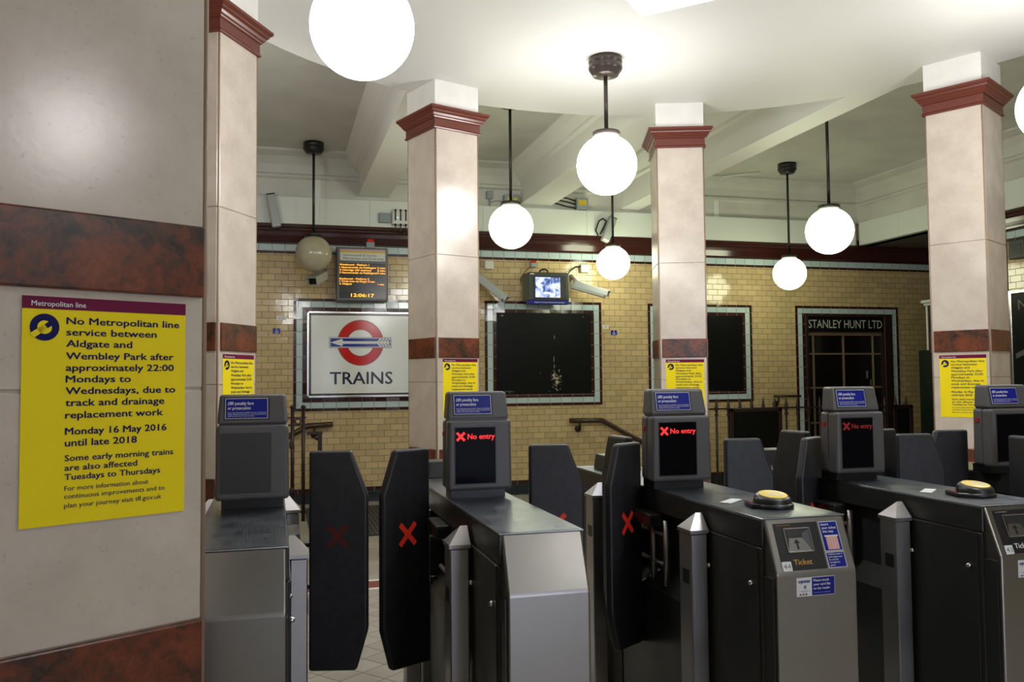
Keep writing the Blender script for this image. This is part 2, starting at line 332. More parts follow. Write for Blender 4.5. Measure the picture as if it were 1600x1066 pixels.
def glyphs(string, bold):
    key = (string, bold)
    if key not in _gl:
        cu = bpy.data.curves.new('lettering', 'FONT'); cu.body = string; cu.size = 1; cu.offset = bold; cu.resolution_u = 2; cu.fill_mode = 'BOTH' if cu.dimensions == '2D' else 'FRONT'
        try: cu.dimensions = '2D'
        except Exception: pass
        o = bpy.data.objects.new('lettering', cu); COL.objects.link(o)
        dg = bpy.context.evaluated_depsgraph_get(); dg.update()
        me = bpy.data.meshes.new_from_object(o.evaluated_get(dg))
        xs = [v.co.x for v in me.vertices] or [0, 1]; x0 = min(xs)
        _gl[key] = ([(v.co.x - x0, v.co.y) for v in me.vertices], [tuple(p.vertices) for p in me.polygons], max(xs) - x0)
        bpy.data.objects.remove(o); bpy.data.meshes.remove(me); bpy.data.curves.remove(cu)
    return _gl[key]
CAPH = 1.0
CAPH = max(y for x, y in glyphs('H', 0.0)[0])

def obj(name, mb, mat, parent=None, label=None, cat=None, group=None, kind=None, loc=None):
    me = bpy.data.meshes.new(name); mb.bm.to_mesh(me); mb.bm.free()
    me.materials.append(M[mat]); o = bpy.data.objects.new(name, me); COL.objects.link(o)
    if loc is not None:
        me.transform(Matrix.Translation(-Vector(loc))); o.location = loc
    if parent is not None: o.parent = parent
    tag(o, label, cat, group, kind); return o
def tag(o, label=None, cat=None, group=None, kind=None):
    if label: o['label'] = label
    if cat: o['category'] = cat
    if group: o['group'] = group
    if kind: o['kind'] = kind
    return o
def thing(name, loc, label, cat, group=None, rz=0):
    o = bpy.data.objects.new(name, None); COL.objects.link(o); o.empty_display_size = 0.1
    o.location = loc; o.rotation_euler = (0, 0, rz); return tag(o, label, cat, group)
def dup(root, loc, rz, label, group=None):
    r = root.copy(); COL.objects.link(r); r.location = loc; r.rotation_euler = (0, 0, rz); r['label'] = label
    if group: r['group'] = group
    for ch in list(root.children):
        c = ch.copy(); COL.objects.link(c); c.parent = r
        for g in list(ch.children):
            d = g.copy(); COL.objects.link(d); d.parent = c
    return r
def struct(name, mb, mat, parent=None): return obj(name, mb, mat, parent, kind='structure' if parent is None else None)

# ------------------------------------------------------------------ setting: floor, ceilings, walls
WY = 12.5            # tiled back wall
RX, RY, RR = 2.603, 4.435, 3.606   # round ceiling
ZR, ZB = 2.6595 + HC, 3.25 + HC    # round ceiling / outer ceiling
ZL = -0.29           # lower floor by the back wall
struct('floor', MB().prism([(-6, 0), (6.3, 0), (8.9, ZL), (WY + 0.3, ZL), (WY + 0.3, ZL - 0.2), (-6, ZL - 0.2)], 0, -5, 11.6), 'floor')
mb = MB()
def ramp_z(y): return 0 if y < 6.3 else max(ZL, ZL * (y - 6.3) / 2.6)
mb.prism([(6.05, 0.002), (6.25, 0.002), (6.25, 0.0), (6.05, 0.0)], 0, -4.6, 9.2)
struct('trim_1', mb, 'step_red')
struct('trim_2', MB().box(-4.6, 9.2, 6.25, 6.30, 0, 0.003).box(-4.6, 9.2, 6.0, 6.05, 0, 0.003), 'step_white')
# grooved mat in front of the back wall
mb = MB()
for k in range(34): mb.box(0.4 + 0.05 * k, 0.437 + 0.05 * k, 9.7, 12.0, ZL, ZL + 0.014)
mb.box(0.4, 2.1, 9.7, 12.0, ZL, ZL + 0.006)
obj('floor_mat', mb, 'mat', label='dark grooved mat on the lower floor seen between the leftmost pair of paddles', cat='mat', loc=(1.25, 10.85, ZL))

# round ceiling slab with a diamond rooflight well
mb = MB(); n = 128; HD = 1.28
outer = [(RX + RR * math.cos(2 * PI * i / n), RY + RR * math.sin(2 * PI * i / n)) for i in range(n)]
sq = []
for i in range(n):
    a = 2 * PI * i / n; c, s_ = math.cos(a), math.sin(a); d = HD / (abs(c) + abs(s_)); sq.append((RX + d * c, RY + d * s_))
def ringverts(P, z): return [mb.bm.verts.new((x, y, z)) for x, y in P]
a_, b_, c_, d_ = ringverts(outer, ZR), ringverts(sq, ZR), ringverts(sq, ZB + 0.9), ringverts(outer, ZB)
for i in range(n):
    j = (i + 1) % n
    mb.bm.faces.new((a_[i], b_[i], b_[j], a_[j])); mb.bm.faces.new((b_[i], c_[i], c_[j], b_[j])); mb.bm.faces.new((d_[i], a_[i], a_[j], d_[j]))
bmesh.ops.recalc_face_normals(mb.bm, faces=mb.bm.faces[:])
struct('ceiling', mb, 'plaster')
# outer ceiling: flat, with a round hole over the rotunda
mb = MB()
X0, X1, Y0, Y1 = -5, 9.7, -5, WY + 0.1
cor = []
for i in range(n):
    a = 2 * PI * i / n; c, s_ = math.cos(a), math.sin(a)
    t = min(((X1 - RX) / c if c > 1e-9 else (X0 - RX) / c if c < -1e-9 else 1e9), ((Y1 - RY) / s_ if s_ > 1e-9 else (Y0 - RY) / s_ if s_ < -1e-9 else 1e9))
    cor.append((RX + t * c, RY + t * s_))
# snap nearest spoke to each rectangle corner so the sheet is square
for qx, qy in ((X0, Y0), (X0, Y1), (X1, Y0), (X1, Y1)):
    k = min(range(n), key=lambda i: (cor[i][0] - qx) ** 2 + (cor[i][1] - qy) ** 2); cor[k] = (qx, qy)
a_, b_ = ringverts(outer, ZB), ringverts(cor, ZB)
for i in range(n):
    j = (i + 1) % n; mb.bm.faces.new((a_[i], a_[j], b_[j], b_[i]))
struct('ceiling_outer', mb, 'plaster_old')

# back wall, doorway cut on the right
struct('wall_back', MB().box(-5, 8.60, WY, WY + 0.25, ZL, ZB).box(10.12, 11.6, WY, WY + 0.25, ZL, ZB).box(8.60, 10.12, WY, WY + 0.25, 2.47, ZB), 'tile')
struct('wall_left', MB().box(-5.2, -5, -5, WY + 0.25, ZL, ZB), 'tile')
struct('wall_right', MB().box(9.62, 9.85, -5, 9.4, ZL, ZB), 'tile')
struct('wall_corridor', MB().box(11.4, 11.6, 6, WY, ZL, 4.1).box(9.85, 11.4, 6.0, 6.2, ZL, 4.1), 'corridor_dark')  # corridor walls and ceiling carry one even dark brown
struct('ceiling_corridor', MB().box(9.62, 11.6, 6, WY, 3.66, 3.76), 'corridor_dark')
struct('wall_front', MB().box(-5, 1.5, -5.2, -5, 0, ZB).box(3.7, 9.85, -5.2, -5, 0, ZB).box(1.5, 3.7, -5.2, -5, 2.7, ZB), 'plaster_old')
# boxed-in board along the walls + cove
def board_run():
    mb = MB(); xs = [-5, -3.2, -1.4, 0.0, 0.62, 1.32, 3.0, 4.65, 4.78, 6.5, 8.2, 9.5]
    for a, b in zip(xs, xs[1:]): mb.box(a + 0.001, b - 0.001, WY - 0.12, WY, 3.655, 4.035, 0.002, 1)
    for a in (-0.12, 0.5, 0.74, 1.2, 1.45, 2.9, 3.2, 4.55, 4.9, 5.6, 6.4, 6.6, 7.4, 8.1, 8.3, 9.2):
        for z in (3.71, 3.98): mb.cyl((a, WY - 0.122, z), (a, WY - 0.11, z), 0.008, 8)
    return mb
struct('trim_3', board_run(), 'board')
mb = MB(); ys = [9.4, 10.4, 11.4, WY - 0.12]
for a, b in zip(ys, ys[1:]): mb.box(9.56, 9.66, a, b - 0.002, 3.655, 4.04, 0.002, 1)
ys = [-5, -3, -1, 1, 3, 5, 7, 9.4]
for a, b in zip(ys, ys[1:]): mb.box(9.50, 9.62, a, b - 0.002, 3.655, 4.04, 0.002, 1)
struct('trim_4', mb, 'board')
cove = [(0.0, 4.04), (0.05, 4.04), (0.06, 4.30), (0.10, 4.32), (0.10, 4.36), (0.07, 4.38), (0.09, 4.50), (0.17, 4.60), (0.30, ZB - 0.03), (0.30, ZB), (0.0, ZB)]
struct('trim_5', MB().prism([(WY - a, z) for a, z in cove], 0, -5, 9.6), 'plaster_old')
struct('trim_6', MB().prism([(9.62 - a + 0.02, z) for a, z in cove], 1, -5, WY - 0.0).box(9.62, 9.85, 9.4, WY, 3.66, ZB), 'plaster_old')
# brown glazed moulding and tile courses under it
prof = [(0, 3.655), (0.085, 3.655), (0.085, 3.615), (0.07, 3.60), (0.07, 3.575), (0.055, 3.55), (0.045, 3.50), (0.028, 3.44), (0.022, 3.415), (0.030, 3.40), (0.030, 3.385), (0.0, 3.378)]
struct('trim_7', MB().prism([(WY - a, z) for a, z in prof], 0, -5, 11.4), 'brown_glaze')
struct('trim_8', MB().prism([(9.62 - a, z) for a, z in prof], 1, -5, 9.4), 'brown_glaze')
struct('trim_9', MB().box(-5, 11.4, WY - 0.008, WY, 3.283, 3.378), 'tile_blue')
struct('trim_10', MB().box(-5, 11.4, WY - 0.009, WY, 3.246, 3.283), 'tile_brown')
struct('trim_11', MB().box(9.612, 9.62, -5, 9.4, 3.283, 3.378), 'tile_blue')
struct('trim_12', MB().box(9.611, 9.62, -5, 9.4, 3.246, 3.283), 'tile_brown')
struct('baseboard_back', MB().box(-5, 8.5, WY - 0.03, WY, ZL, -0.14, 0.004), 'teal')
struct('trim_13', MB().box(-5, 8.5, WY - 0.012, WY, -0.14, -0.08), 'tile_brown')
# ceiling beams running back from the round ceiling
def beam(x0, x1, y0):
    mb = MB(); zb = ZR + 0.006
    P = [(x0, zb), (x1, zb), (x1, 4.44), (x1 + 0.05, 4.46), (x1 + 0.05, 4.50), (x1 + 0.14, 4.58), (x1 + 0.20, ZB - 0.02), (x1 + 0.20, ZB), (x0 - 0.20, ZB), (x0 - 0.20, ZB - 0.02), (x0 - 0.14, 4.58), (x0 - 0.05, 4.50), (x0 - 0.05, 4.46), (x0, 4.44)]
    return mb.prism(P, 1, y0, WY - 0.02)
struct('trim_14', beam(1.16, 1.60, 7.35), 'plaster')
struct('trim_15', beam(3.60, 4.09, 7.45), 'plaster')
struct('trim_16', beam(5.24, 5.55, 6.35), 'plaster')

# tile-framed wall panels: dark outer line, pale blue course, dark inner line
tn = [17]
def tile_frame(x0, x1, z0, z1, a=0.04, b=0.085, c=0.055, open_bottom=False, mat=True):
    y = WY
    def ring(i0, i1, th, mh, mv):
        zb0 = z0 + i1 if not open_bottom else z0
        zb1 = z0 + i0 if not open_bottom else z0
        h = MB().box(x0 + i0, x1 - i0, y - th, y, z1 - i1, z1 - i0)
        if not open_bottom: h.box(x0 + i0, x1 - i0, y - th, y, z0 + i0, z0 + i1)
        struct('trim_%d' % tn[0], h, mh); tn[0] += 1
        v = MB().box(x0 + i0, x0 + i1, y - th, y, zb0, z1 - i1).box(x1 - i1, x1 - i0, y - th, y, zb0, z1 - i1)
        struct('trim_%d' % tn[0], v, mv); tn[0] += 1
    ring(0, a, 0.012, 'tile_brown', 'tile_brown_v'); ring(a, a + b, 0.008, 'tile_blue', 'tile_blue_v'); ring(a + b, a + b + c, 0.014, 'tile_brown', 'tile_brown_v')
tile_frame(0.262, 2.13, 1.012, 2.612)
tile_frame(3.043, 4.911, 1.035, 2.622)
tile_frame(5.70, 7.548, 1.045, 2.618)
tile_frame(8.368, 10.391, ZL, 2.622, open_bottom=True)

# ------------------------------------------------------------------ pillars
Z_CB, Z_CT, Z_J, Z_JL = 2.2209 + HC, 2.409 + HC, 1.1051 + HC, -0.0149 + HC
PW, PD = 0.4572, 0.4993
def make_pillar(name, hw, hd, band, low, label, loc, rz, zbase):
    t = thing(name, (loc[0], loc[1], zbase), label, 'pillar', 'stone pillars round the ticket hall', rz); dz = -zbase
    core = MB()
    g = 0.0025
    for z0, z1 in ((zbase, low[1]), (low[1], Z_JL - g), (Z_JL + g, Z_J - g), (Z_J + g, Z_CB + 0.01)):
        core.box(-hw + 0.012, hw - 0.012, -hd, -hd + 0.02, z0 + dz, z1 + dz, 0.003, 1); core.box(-hw + 0.012, hw - 0.012, hd - 0.02, hd, z0 + dz, z1 + dz, 0.003, 1)
        core.box(-hw, -hw + 0.02, -hd + 0.012, hd - 0.012, z0 + dz, z1 + dz, 0.003, 1); core.box(hw - 0.02, hw, -hd + 0.012, hd - 0.012, z0 + dz, z1 + dz, 0.003, 1)
    core.box(-hw + 0.006, hw - 0.006, -hd + 0.006, hd - 0.006, dz + zbase, Z_CB + 0.02 + dz)
    obj('shaft', core, 'stone', t)
    bd = MB()
    for sx in (-1, 1):
        for sy in (-1, 1): bd.cyl((sx * (hw - 0.006), sy * (hd - 0.006), 0), (sx * (hw - 0.006), sy * (hd - 0.006), Z_CB + dz), 0.0065, 8)
    obj('corner_bead', bd, 'bead', t)
    cp = [(0.004, Z_CB), (0.016, Z_CB + 0.002), (0.019, Z_CB + 0.012), (0.013, Z_CB + 0.022), (0.010, Z_CB + 0.026), (0.010, Z_CB + 0.088), (0.022, Z_CB + 0.094), (0.026, Z_CB + 0.104), (0.034, Z_CB + 0.112), (0.042, Z_CB + 0.128), (0.056, Z_CB + 0.142), (0.058, Z_CB + 0.152), (0.068, Z_CB + 0.160), (0.077, Z_CB + 0.170), (0.077, Z_CT), (0.0, Z_CT + 0.002)]
    obj('capital', MB().sweep_rect([(o, z + dz) for o, z in cp], hw, hd), 'red_paint', t)
    obj('neck', MB().box(-hw, hw, -hd, hd, Z_CT + dz, ZR + dz + 0.003), 'plaster_neck', t)
    for (z0, z1) in (band, low):
        for ang in range(4):
            a, b = (hw, hd) if ang % 2 == 0 else (hd, hw)
            m4 = Matrix.Rotation(ang * PI / 2, 4, 'Z')
            obj('granite_slab', MB().box(-a + 0.025, a - 0.012, -b - 0.012, -b + 0.004, z0 + dz, z1 + dz, 0.005, 2, mat=m4), 'granite', t)
    return t
R = math.radians
BAND = (0.199 + HC, 0.377 + HC); LOWB = (0.36, -0.60 + HC)
pil = [
    ((-0.5189, 2.268), 28.66, PW / 2 + 0.05, PD / 2, (0.203 + HC, 0.373 + HC), (0.36, -0.555 + HC), 'big polished stone pillar filling the left edge of the view, nearest the camera'),
    ((-0.443, 5.959), 60.17, 0.226, PD / 2, BAND, LOWB, 'stone pillar standing just behind the nearest left pillar, beyond the screenless grey gate'),
    ((1.485, 7.679), 20.43, PW / 2, PD / 2, BAND, LOWB, 'stone pillar covering the right end of the TRAINS sign'),
    ((3.844, 7.692), -18.28, PW / 2, PD / 2, BAND, LOWB, 'stone pillar between the worn black wall panel and the narrow black wall panel'),
    ((5.688, 5.969), -61.35, PW / 2, PD / 2, BAND, LOWB, 'stone pillar at the right side, right of the dark shop doorway'),
]
for (c, a, hw, hd, bd, lw, lab) in pil:
    make_pillar('pillar', hw, hd, bd, lw, lab, c, R(a), ramp_z(c[1]) if c[1] > 6.3 else 0.0)

# ------------------------------------------------------------------ posters
LINES = [('No Metropolitan line', .955, .118, 0), ('service between', .804, .168, 0), ('Aldgate and', .646, .219, 0), ('Wembley Park after', .918, .274, 0), ('approximately 22:00', .921, .326, 0),
         ('Mondays to', .64, .377, 0), ('Wednesdays, due to', .932, .429, 0), ('track and drainage', .858, .4815, 0), ('replacement work', .851, .536, 0),
         ('Monday 16 May 2016', .875, .608, 0), ('until late 2018', .682, .659, 0), ('Some early morning trains', .921, .724, 1), ('are also affected', .686, .766, 1), ('Tuesdays to Thursdays', .836, .807, 1),
         ('For more information about', .76, .854, 2), ('continuous improvements and to', .866, .889, 2), ('plan your journey visit tfl.gov.uk', .846, .929, 2)]
def make_poster(W, H, label):
    t = thing('poster', (0, 0, 0), label, 'poster', 'yellow line closure posters')
    obj('sheet', MB().box(-W / 2, W / 2, -0.0012, 0, -H, 0), 'yellow', t)
    obj('header_strip', MB().box(-W / 2, W / 2, -0.0018, -0.0005, -H * 0.055, 0), 'purple', t)
    obj('header_lettering', MB().text('Metropolitan line', -W / 2 + W * .05, -H * .042, H * .022, -0.0024, W * .31, 0.01), 'white', t)
    mb = MB()
    for s, e, v, k in LINES: mb.text(s, -W / 2 + W * .249, -H * v, H * (.030, .026, .0205)[k], -0.002, W * (e - .249), (0.028, 0.024, 0.010)[k])
    obj('wording', mb, 'ink', t)
    cx, cz, r = -W / 2 + W * .125, -H * .135, W * .083
    ic = MB().poly([(cx + r * math.cos(a * PI / 24), -0.002, cz + r * math.sin(a * PI / 24)) for a in range(48)])
    io = obj('spanner_symbol', ic, 'ink', t)
    sp = MB(); d = Vector((-0.80, -0.60)); p = Vector((0.60, -0.80)); h = 0.19
    def q(u, v): return (cx + r * (d.x * u + p.x * v), -0.0026, cz + r * (d.y * u + p.y * v))
    sp.poly([q(-0.1, -h), q(1.04, -h * 1.15), q(1.04, h * 1.15), q(-0.1, h)])
    arc = [q(0.5 * math.cos(a), 0.5 * math.sin(a)) for a in [R(x) for x in range(-125, 126, 10)]]
    sp.poly(arc + [q(-0.45, 0.2), q(-0.02, 0.17), q(-0.02, -0.17), q(-0.45, -0.2)])
    obj('spanner', sp, 'yellow', io)
    return t
def on_face(k, s, z, hd=None, off=0.0016):
    c, a = pil[k][0], R(pil[k][1]); d = pil[k][3] + off
    return (c[0] + math.cos(a) * s + math.sin(a) * d, c[1] + math.sin(a) * s - math.cos(a) * d, z), a
l, a = on_face(0, 0.0505, 0.1855 + HC)
po = make_poster(0.346, 0.484, 'large yellow notice in the foreground, fully readable, on the nearest left pillar'); po.location = l; po.rotation_euler = (0, 0, a)
pp = make_poster(0.362, 0.514, 'x'); 
for i, (k, s, z, lab) in enumerate([(1, 0.008, .179, 'small yellow notice on the left pillar above the screenless gate head'), (2, 0.017, .189, 'yellow notice on the pillar right of the TRAINS sign, half hidden by a gate head'),
                     (3, 0.011, .179, 'yellow notice on the pillar beside the narrow black panel, behind a gate head'), (4, 0.014, .172, 'yellow notice on the right pillar, nearly whole, above the blue-grey paddles')]):
    l, a = on_face(k, s, z + HC)
    if i == 0: pp.location = l; pp.rotation_euler = (0, 0, a); pp['label'] = lab
    else: dup(pp, l, a, lab)

# ------------------------------------------------------------------ lamps
def make_lamp(x, y, z, zc, r, lit, label, metal='blackiron', canopy=True):
    t = thing('globe_lamp', (x, y, zc), label, 'lamp', 'hanging globe lamps'); dz = -zc
    g = obj('globe', MB().sphere((0, 0, z + dz), r, 56), lit, t)
    obj('cap', MB().lathe([(0.0, 0.045), (0.03, 0.045), (0.11, 0.03), (0.115, 0.022), (0.115, -0.012), (0.0, -0.012)], (0, 0, z + dz + r), 32), metal, t)
    obj('rod', MB().cyl((0, 0, z + r + 0.03 + dz), (0, 0, -0.02), 0.017, 16), metal, t)
    if canopy:
        obj('ceiling_rose', MB().lathe([(0.0, 0.0), (0.135, 0.0), (0.14, -0.045), (0.132, -0.052), (0.132, -0.062), (0.14, -0.07), (0.14, -0.095), (0.128, -0.115), (0.11, -0.14), (0.105, -0.15), (0.03, -0.155), (0.0, -0.155)], (0, 0, 0), 36), metal, t)
    return t
make_lamp(0.407, 4.131, 1.716 + HC, ZR, 0.25, 'globe', 'huge lit white globe cut by the top edge of the view', 'bronze')
make_lamp(2.64, 6.544, 1.763 + HC, ZR, 0.247, 'globe', 'lit globe with brown ceiling rose, in the middle of the round ceiling', 'bronze')
make_lamp(4.985, 4.42, 1.775 + HC, ZR, 0.25, 'globe', 'lit globe just entering the view at the right edge', 'bronze')
make_lamp(2.60, 2.25, 1.74 + HC, ZR, 0.25, 'globe', 'lit globe of the round ceiling above the camera side', 'bronze')
make_lamp(-0.85, 7.9, 1.72 + HC, ZB, 0.25, 'globe', 'unseen lit globe added behind the left pillars to brighten the left wall')  # unseen globe added to light the left part of the back wall
make_lamp(2.75, -1.1, 1.74 + HC, ZB, 0.25, 'globe', 'lit globe of the outer ceiling behind the camera')
make_lamp(2.578, 9.293, 1.73 + HC, ZB, 0.25, 'globe_green', 'lit globe hanging to the right of the middle-left pillar, above the wall camera')
make_lamp(4.82, 11.75, 1.71 + HC, ZB, 0.245, 'globe_green', 'small lit globe directly below the middle globe, near the wall')
make_lamp(5.80, 7.99, 1.581 + HC, ZB, 0.25, 'globe_green', 'larger lit globe left of the right pillar')
make_lamp(7.52, 11.35, 1.57 + HC, ZB, 0.245, 'globe_green', 'small lit globe above the bare tiles left of the shop doorway')
make_lamp(0.51, 11.85, 1.73 + HC, ZB, 0.243, 'globe_off', 'unlit yellowed globe hanging left of the train display')

# ------------------------------------------------------------------ ticket gates
YF, ZT = 2.452, 0.98
def paddle(t, hx, hy, ang, side, cross, zt=1.162, zb=0.325):
    """side +1: free end towards +x (hinged on the left machine); ang swings the free end towards the camera"""
    o_ = t.location; wd = 0.226; T = 0.036
    P = [(0, zb), (wd - 0.045, zb), (wd, zb + 0.155), (wd, zt - 0.17), (wd - 0.062, zt), (0, zt)]
    m = Matrix.Translation((hx - o_.x, hy - o_.y, 0)) @ Matrix.Rotation(-side * R(ang), 4, 'Z') @ Matrix.Diagonal((side, 1, 1, 1))
    mb = MB().prism(P, 1, -T / 2, T / 2, 0.011, 3, mat=m)
    bmesh.ops.recalc_face_normals(mb.bm, faces=mb.bm.faces[:])
    p = obj('paddle', mb, 'paddle', t)
    if cross:
        c = MB(); cx, cz, L, h = wd * 0.49, 0.835, 0.052, 0.0095
        for d in ((1, 1), (1, -1)):
            u = Vector((d[0], d[1])).normalized(); v = Vector((-u.y, u.x))
            c.poly([(cx + u.x * i * L + v.x * j * h, -T / 2 - 0.0008 - 0.0002 * (d[1] > 0), cz + (u.y * i * L + v.y * j * h) * 1.1) for i, j in ((-1, -1), (1, -1), (1, 1), (-1, 1))], mat=m)
        obj('cross_mark', c, cross, p)
    return p
def head_block(x0, x1, z0, z1, yf, yb, taper=0.0, lean=0.0, bev=0.012):
    mb = MB()
    pts = [(x0, z0), (x1, z0), (x1 - taper, z1), (x0 + taper, z1)]
    va = [mb.bm.verts.new((x, yf + (lean if z == z1 else 0), z)) for x, z in pts]; vb = [mb.bm.verts.new((x, yb, z)) for x, z in pts]
    fs = [mb.bm.faces.new(va), mb.bm.faces.new(vb)] + [mb.bm.faces.new((va[i], va[(i + 1) % 4], vb[(i + 1) % 4], vb[i])) for i in range(4)]
    bmesh.ops.recalc_face_normals(mb.bm, faces=fs)
    bmesh.ops.bevel(mb.bm, geom=mb.bm.edges[:], offset=bev, segments=3, affect='EDGES', profile=0.5)
    for f in mb.bm.faces: f.smooth = False
    return mb
def make_gate(xl, xr, hx0, hx1, label, screen, front, posts, number=None):
    t = thing('ticket_gate', ((xl + xr) / 2, YF, 0), label, 'ticket gate', 'ticket gate machines in the gate line')
    X, Y = -(xl + xr) / 2, -YF
    def P(name, mb, mat, parent=None, lab=None):
        for v in mb.bm.verts: v.co += Vector((X, Y, 0))
        return obj(name, mb, mat, parent or t, lab)
    e = 0.009
    # front cover: leaning upper face, upright lower face
    prof = [(YF, ZT), (2.385, 0.815), (2.385, 0.03), (2.47, 0.03), (2.47, ZT)]
    P('front_cover', MB().prism(prof, 0, xl + e, xr - e, 0.006, 2), 'steel')
    # body sides
    P('body', MB().box(xl + 0.004, xr - 0.004, 2.40, 2.46, 0.03, 0.80).box(xl, xr, 2.455, 2.84, 0.03, 0.885, 0.003, 1).box(xl + 0.06, xr - 0.06, 2.8, 3.7, 0.05, 0.885).prism([(xl + 0.0, 0.03), (xr, 0.03), (xr, 0.575), (xr - 0.062, 0.66), (xl + 0.062, 0.66), (xl, 0.575)], 1, 2.84, 3.62).box(xl, xr, 3.60, 4.19, 0.03, 0.885, 0.003, 1), 'steel_shaded')
    P('base_plinth', MB().box(xl + 0.02, xr - 0.02, 2.44, 4.17, 0, 0.06), 'black')
    P('top_slab', MB().box(xl, xr, YF, 4.20, 0.889, ZT - 0.004, 0.004, 2), 'steel_shaded')
    P('top_plate', MB().box(xl + 0.001, xr - 0.001, YF - 0.004, 4.20, ZT - 0.006, ZT, 0.003, 2), 'steel_top')
    P('far_trim', MB().box(xl - 0.001, xr + 0.001, 4.185, 4.205, 0.88, ZT + 0.002, 0.003, 1), 'steel')
    for sx, px in ((-1, xl), (1, xr)):
        d = P('side_door', MB().box(px - 0.004 if sx < 0 else px - 0.002, px + 0.002 if sx < 0 else px + 0.004, 2.475, 2.795, 0.08, 0.882, 0.0015, 1), 'steel_shaded')
        k = MB()
        for yy in (2.508, 2.786): k.lathe([(0.0, 0.012), (0.006, 0.012), (0.0085, 0.006), (0.0085, -0.004), (0, -0.004)], (0, 0, 0), 14, mat=Matrix.Translation((px + sx * 0.004, yy, 0.766)) @ Matrix.Rotation(sx * PI / 2, 4, 'Y'))
        P('lock', k, 'chrome', d)
        P('edge_strip', MB().box(px + (-0.005 if sx < 0 else 0.002), px + (-0.002 if sx < 0 else 0.005), 2.475, 2.795, 0.882, 0.888), 'steel')
        # posts with pyramid caps (both ends)
        for yy, zt, nm in ((2.83, 0.878, 1), (3.80, 0.878, 1)):
            a = px - 0.088 if sx < 0 else px + 0.006; b = px - 0.006 if sx < 0 else px + 0.066; a, b = (px - 0.078, px - 0.014) if sx < 0 else (px + 0.008, px + 0.062)
            pm = MB().box(a, b, yy - 0.045, yy + 0.05, 0.0, zt, 0.004, 1)
            c = MB(); cz = zt + 0.001; q = [(a - 0.004, yy - 0.049), (b + 0.004, yy - 0.049), (b + 0.004, yy + 0.054), (a - 0.004, yy + 0.054)]
            inner = (b, yy + 0.0) if sx < 0 else (a, yy)
            v0 = [c.bm.verts.new((x, y, cz)) for x, y in q]; v1 = [c.bm.verts.new((x, y, cz + 0.012)) for x, y in q]
            if sx < 0: tp = [((a + b) / 2 + 0.012, yy + 0.003), (b + 0.004, yy + 0.003)]
            else: tp = [(a - 0.004, yy + 0.003), ((a + b) / 2 - 0.012, yy + 0.003)]
            v2 = [c.bm.verts.new((x, y, cz + 0.066)) for x, y in tp]
            F = c.bm.faces.new
            F(v0)
            for i in range(4): F((v0[i], v0[(i + 1) % 4], v1[(i + 1) % 4], v1[i]))
            F((v1[0], v1[1], v2[1], v2[0])); F((v1[1], v1[2], v2[1])); F((v1[2], v1[3], v2[0], v2[1])); F((v1[3], v1[0], v2[0]))
            bmesh.ops.recalc_face_normals(c.bm, faces=c.bm.faces[:])
            pp_ = P('sensor_post', pm, 'steel_lifted'); P('post_cap', c, 'steel_lifted', pp_)
            P('post_sensor', MB().box(a - 0.002 if sx < 0 else b - 0.001, a + 0.001 if sx < 0 else b + 0.002, yy - 0.025, yy + 0.02, 0.70, 0.75), 'black', pp_)
        sb_ = P('sensor_box', MB().box(px - 0.05 if sx < 0 else px - 0.01, px + 0.01 if sx < 0 else px + 0.05, 3.20, 3.42, 0.835, 0.885, 0.006, 2), 'steel_shaded')
        P('sensor_window', MB().box(px - 0.052 if sx < 0 else px + 0.0, px + 0.0 if sx < 0 else px + 0.052, 3.27, 3.33, 0.848, 0.872), 'black', sb_)
        P('sensor_window', MB().box(px - 0.045 if sx < 0 else px + 0.01, px - 0.015 if sx < 0 else px + 0.035, 3.197, 3.21, 0.848, 0.872), 'black', sb_)
        rails = MB()
        for yy in (3.19, 3.31): rails.cyl((px - sx * 0.02, yy, 0.60), (px - sx * 0.02, yy, 0.86), 0.014, 12)
        for zz in (0.80, 0.68): rails.cyl((px - sx * 0.02, 3.19, zz), (px - sx * 0.02, 3.47, zz), 0.0085, 10)
        P('guard_rail', rails, 'steel_lifted')
        P('hinge_arm', MB().cyl((px + sx * 0.0, 3.44, 0.80), (px + sx * (0.03 if sx < 0 else 0.11), 3.44, 0.80), 0.009, 10).cyl((px, 3.44, 0.64), (px + sx * (0.03 if sx < 0 else 0.11), 3.44, 0.64), 0.009, 10), 'black')
    P('recess_panel', MB().box(xl + 0.056, xr - 0.056, 2.86, 3.58, 0.5, 0.88), 'recess')
    # display head on its plinth
    P('head_stand', MB().box(hx0 + 0.02, hx1 - 0.02, 3.235, 3.34, ZT, 1.02), 'black')
    zh0, zh1 = 1.012, 1.277
    hd = P('display_head', head_block(hx0, hx1, zh0, zh1, 3.20, 3.262, 0.003), 'head')
    P('head_back', head_block(hx0 - 0.001, hx1 + 0.001, zh0 + 0.006, zh1, 3.258, 3.315, 0.003), 'head', hd)
    P('indicator', MB().box(hx0 - 0.0025, hx0 + 0.002, 3.275, 3.295, 1.215, 1.233), 'led_small', hd)
    w_, h_ = hx1 - hx0, zh1 - zh0
    sx0, sx1, sz0, sz1 = hx0 + .115 * w_, hx0 + .735 * w_, zh0 + .10 * h_, zh0 + .90 * h_
    if screen == 'blank': P('blank_panel', MB().box(sx0 - 0.012, sx1 + 0.004, 3.198, 3.202, sz0, sz1, 0.001, 1), 'bezel', hd)
    else:
        P('screen_rim', MB().box(sx0 - 0.004, sx1 + 0.004, 3.199, 3.203, sz0 - 0.004, sz1 + 0.004, 0.001, 1), 'black', hd)
        sc = P('screen', MB().box(sx0, sx1, 3.1975, 3.2015, sz0, sz1), 'screen', hd)
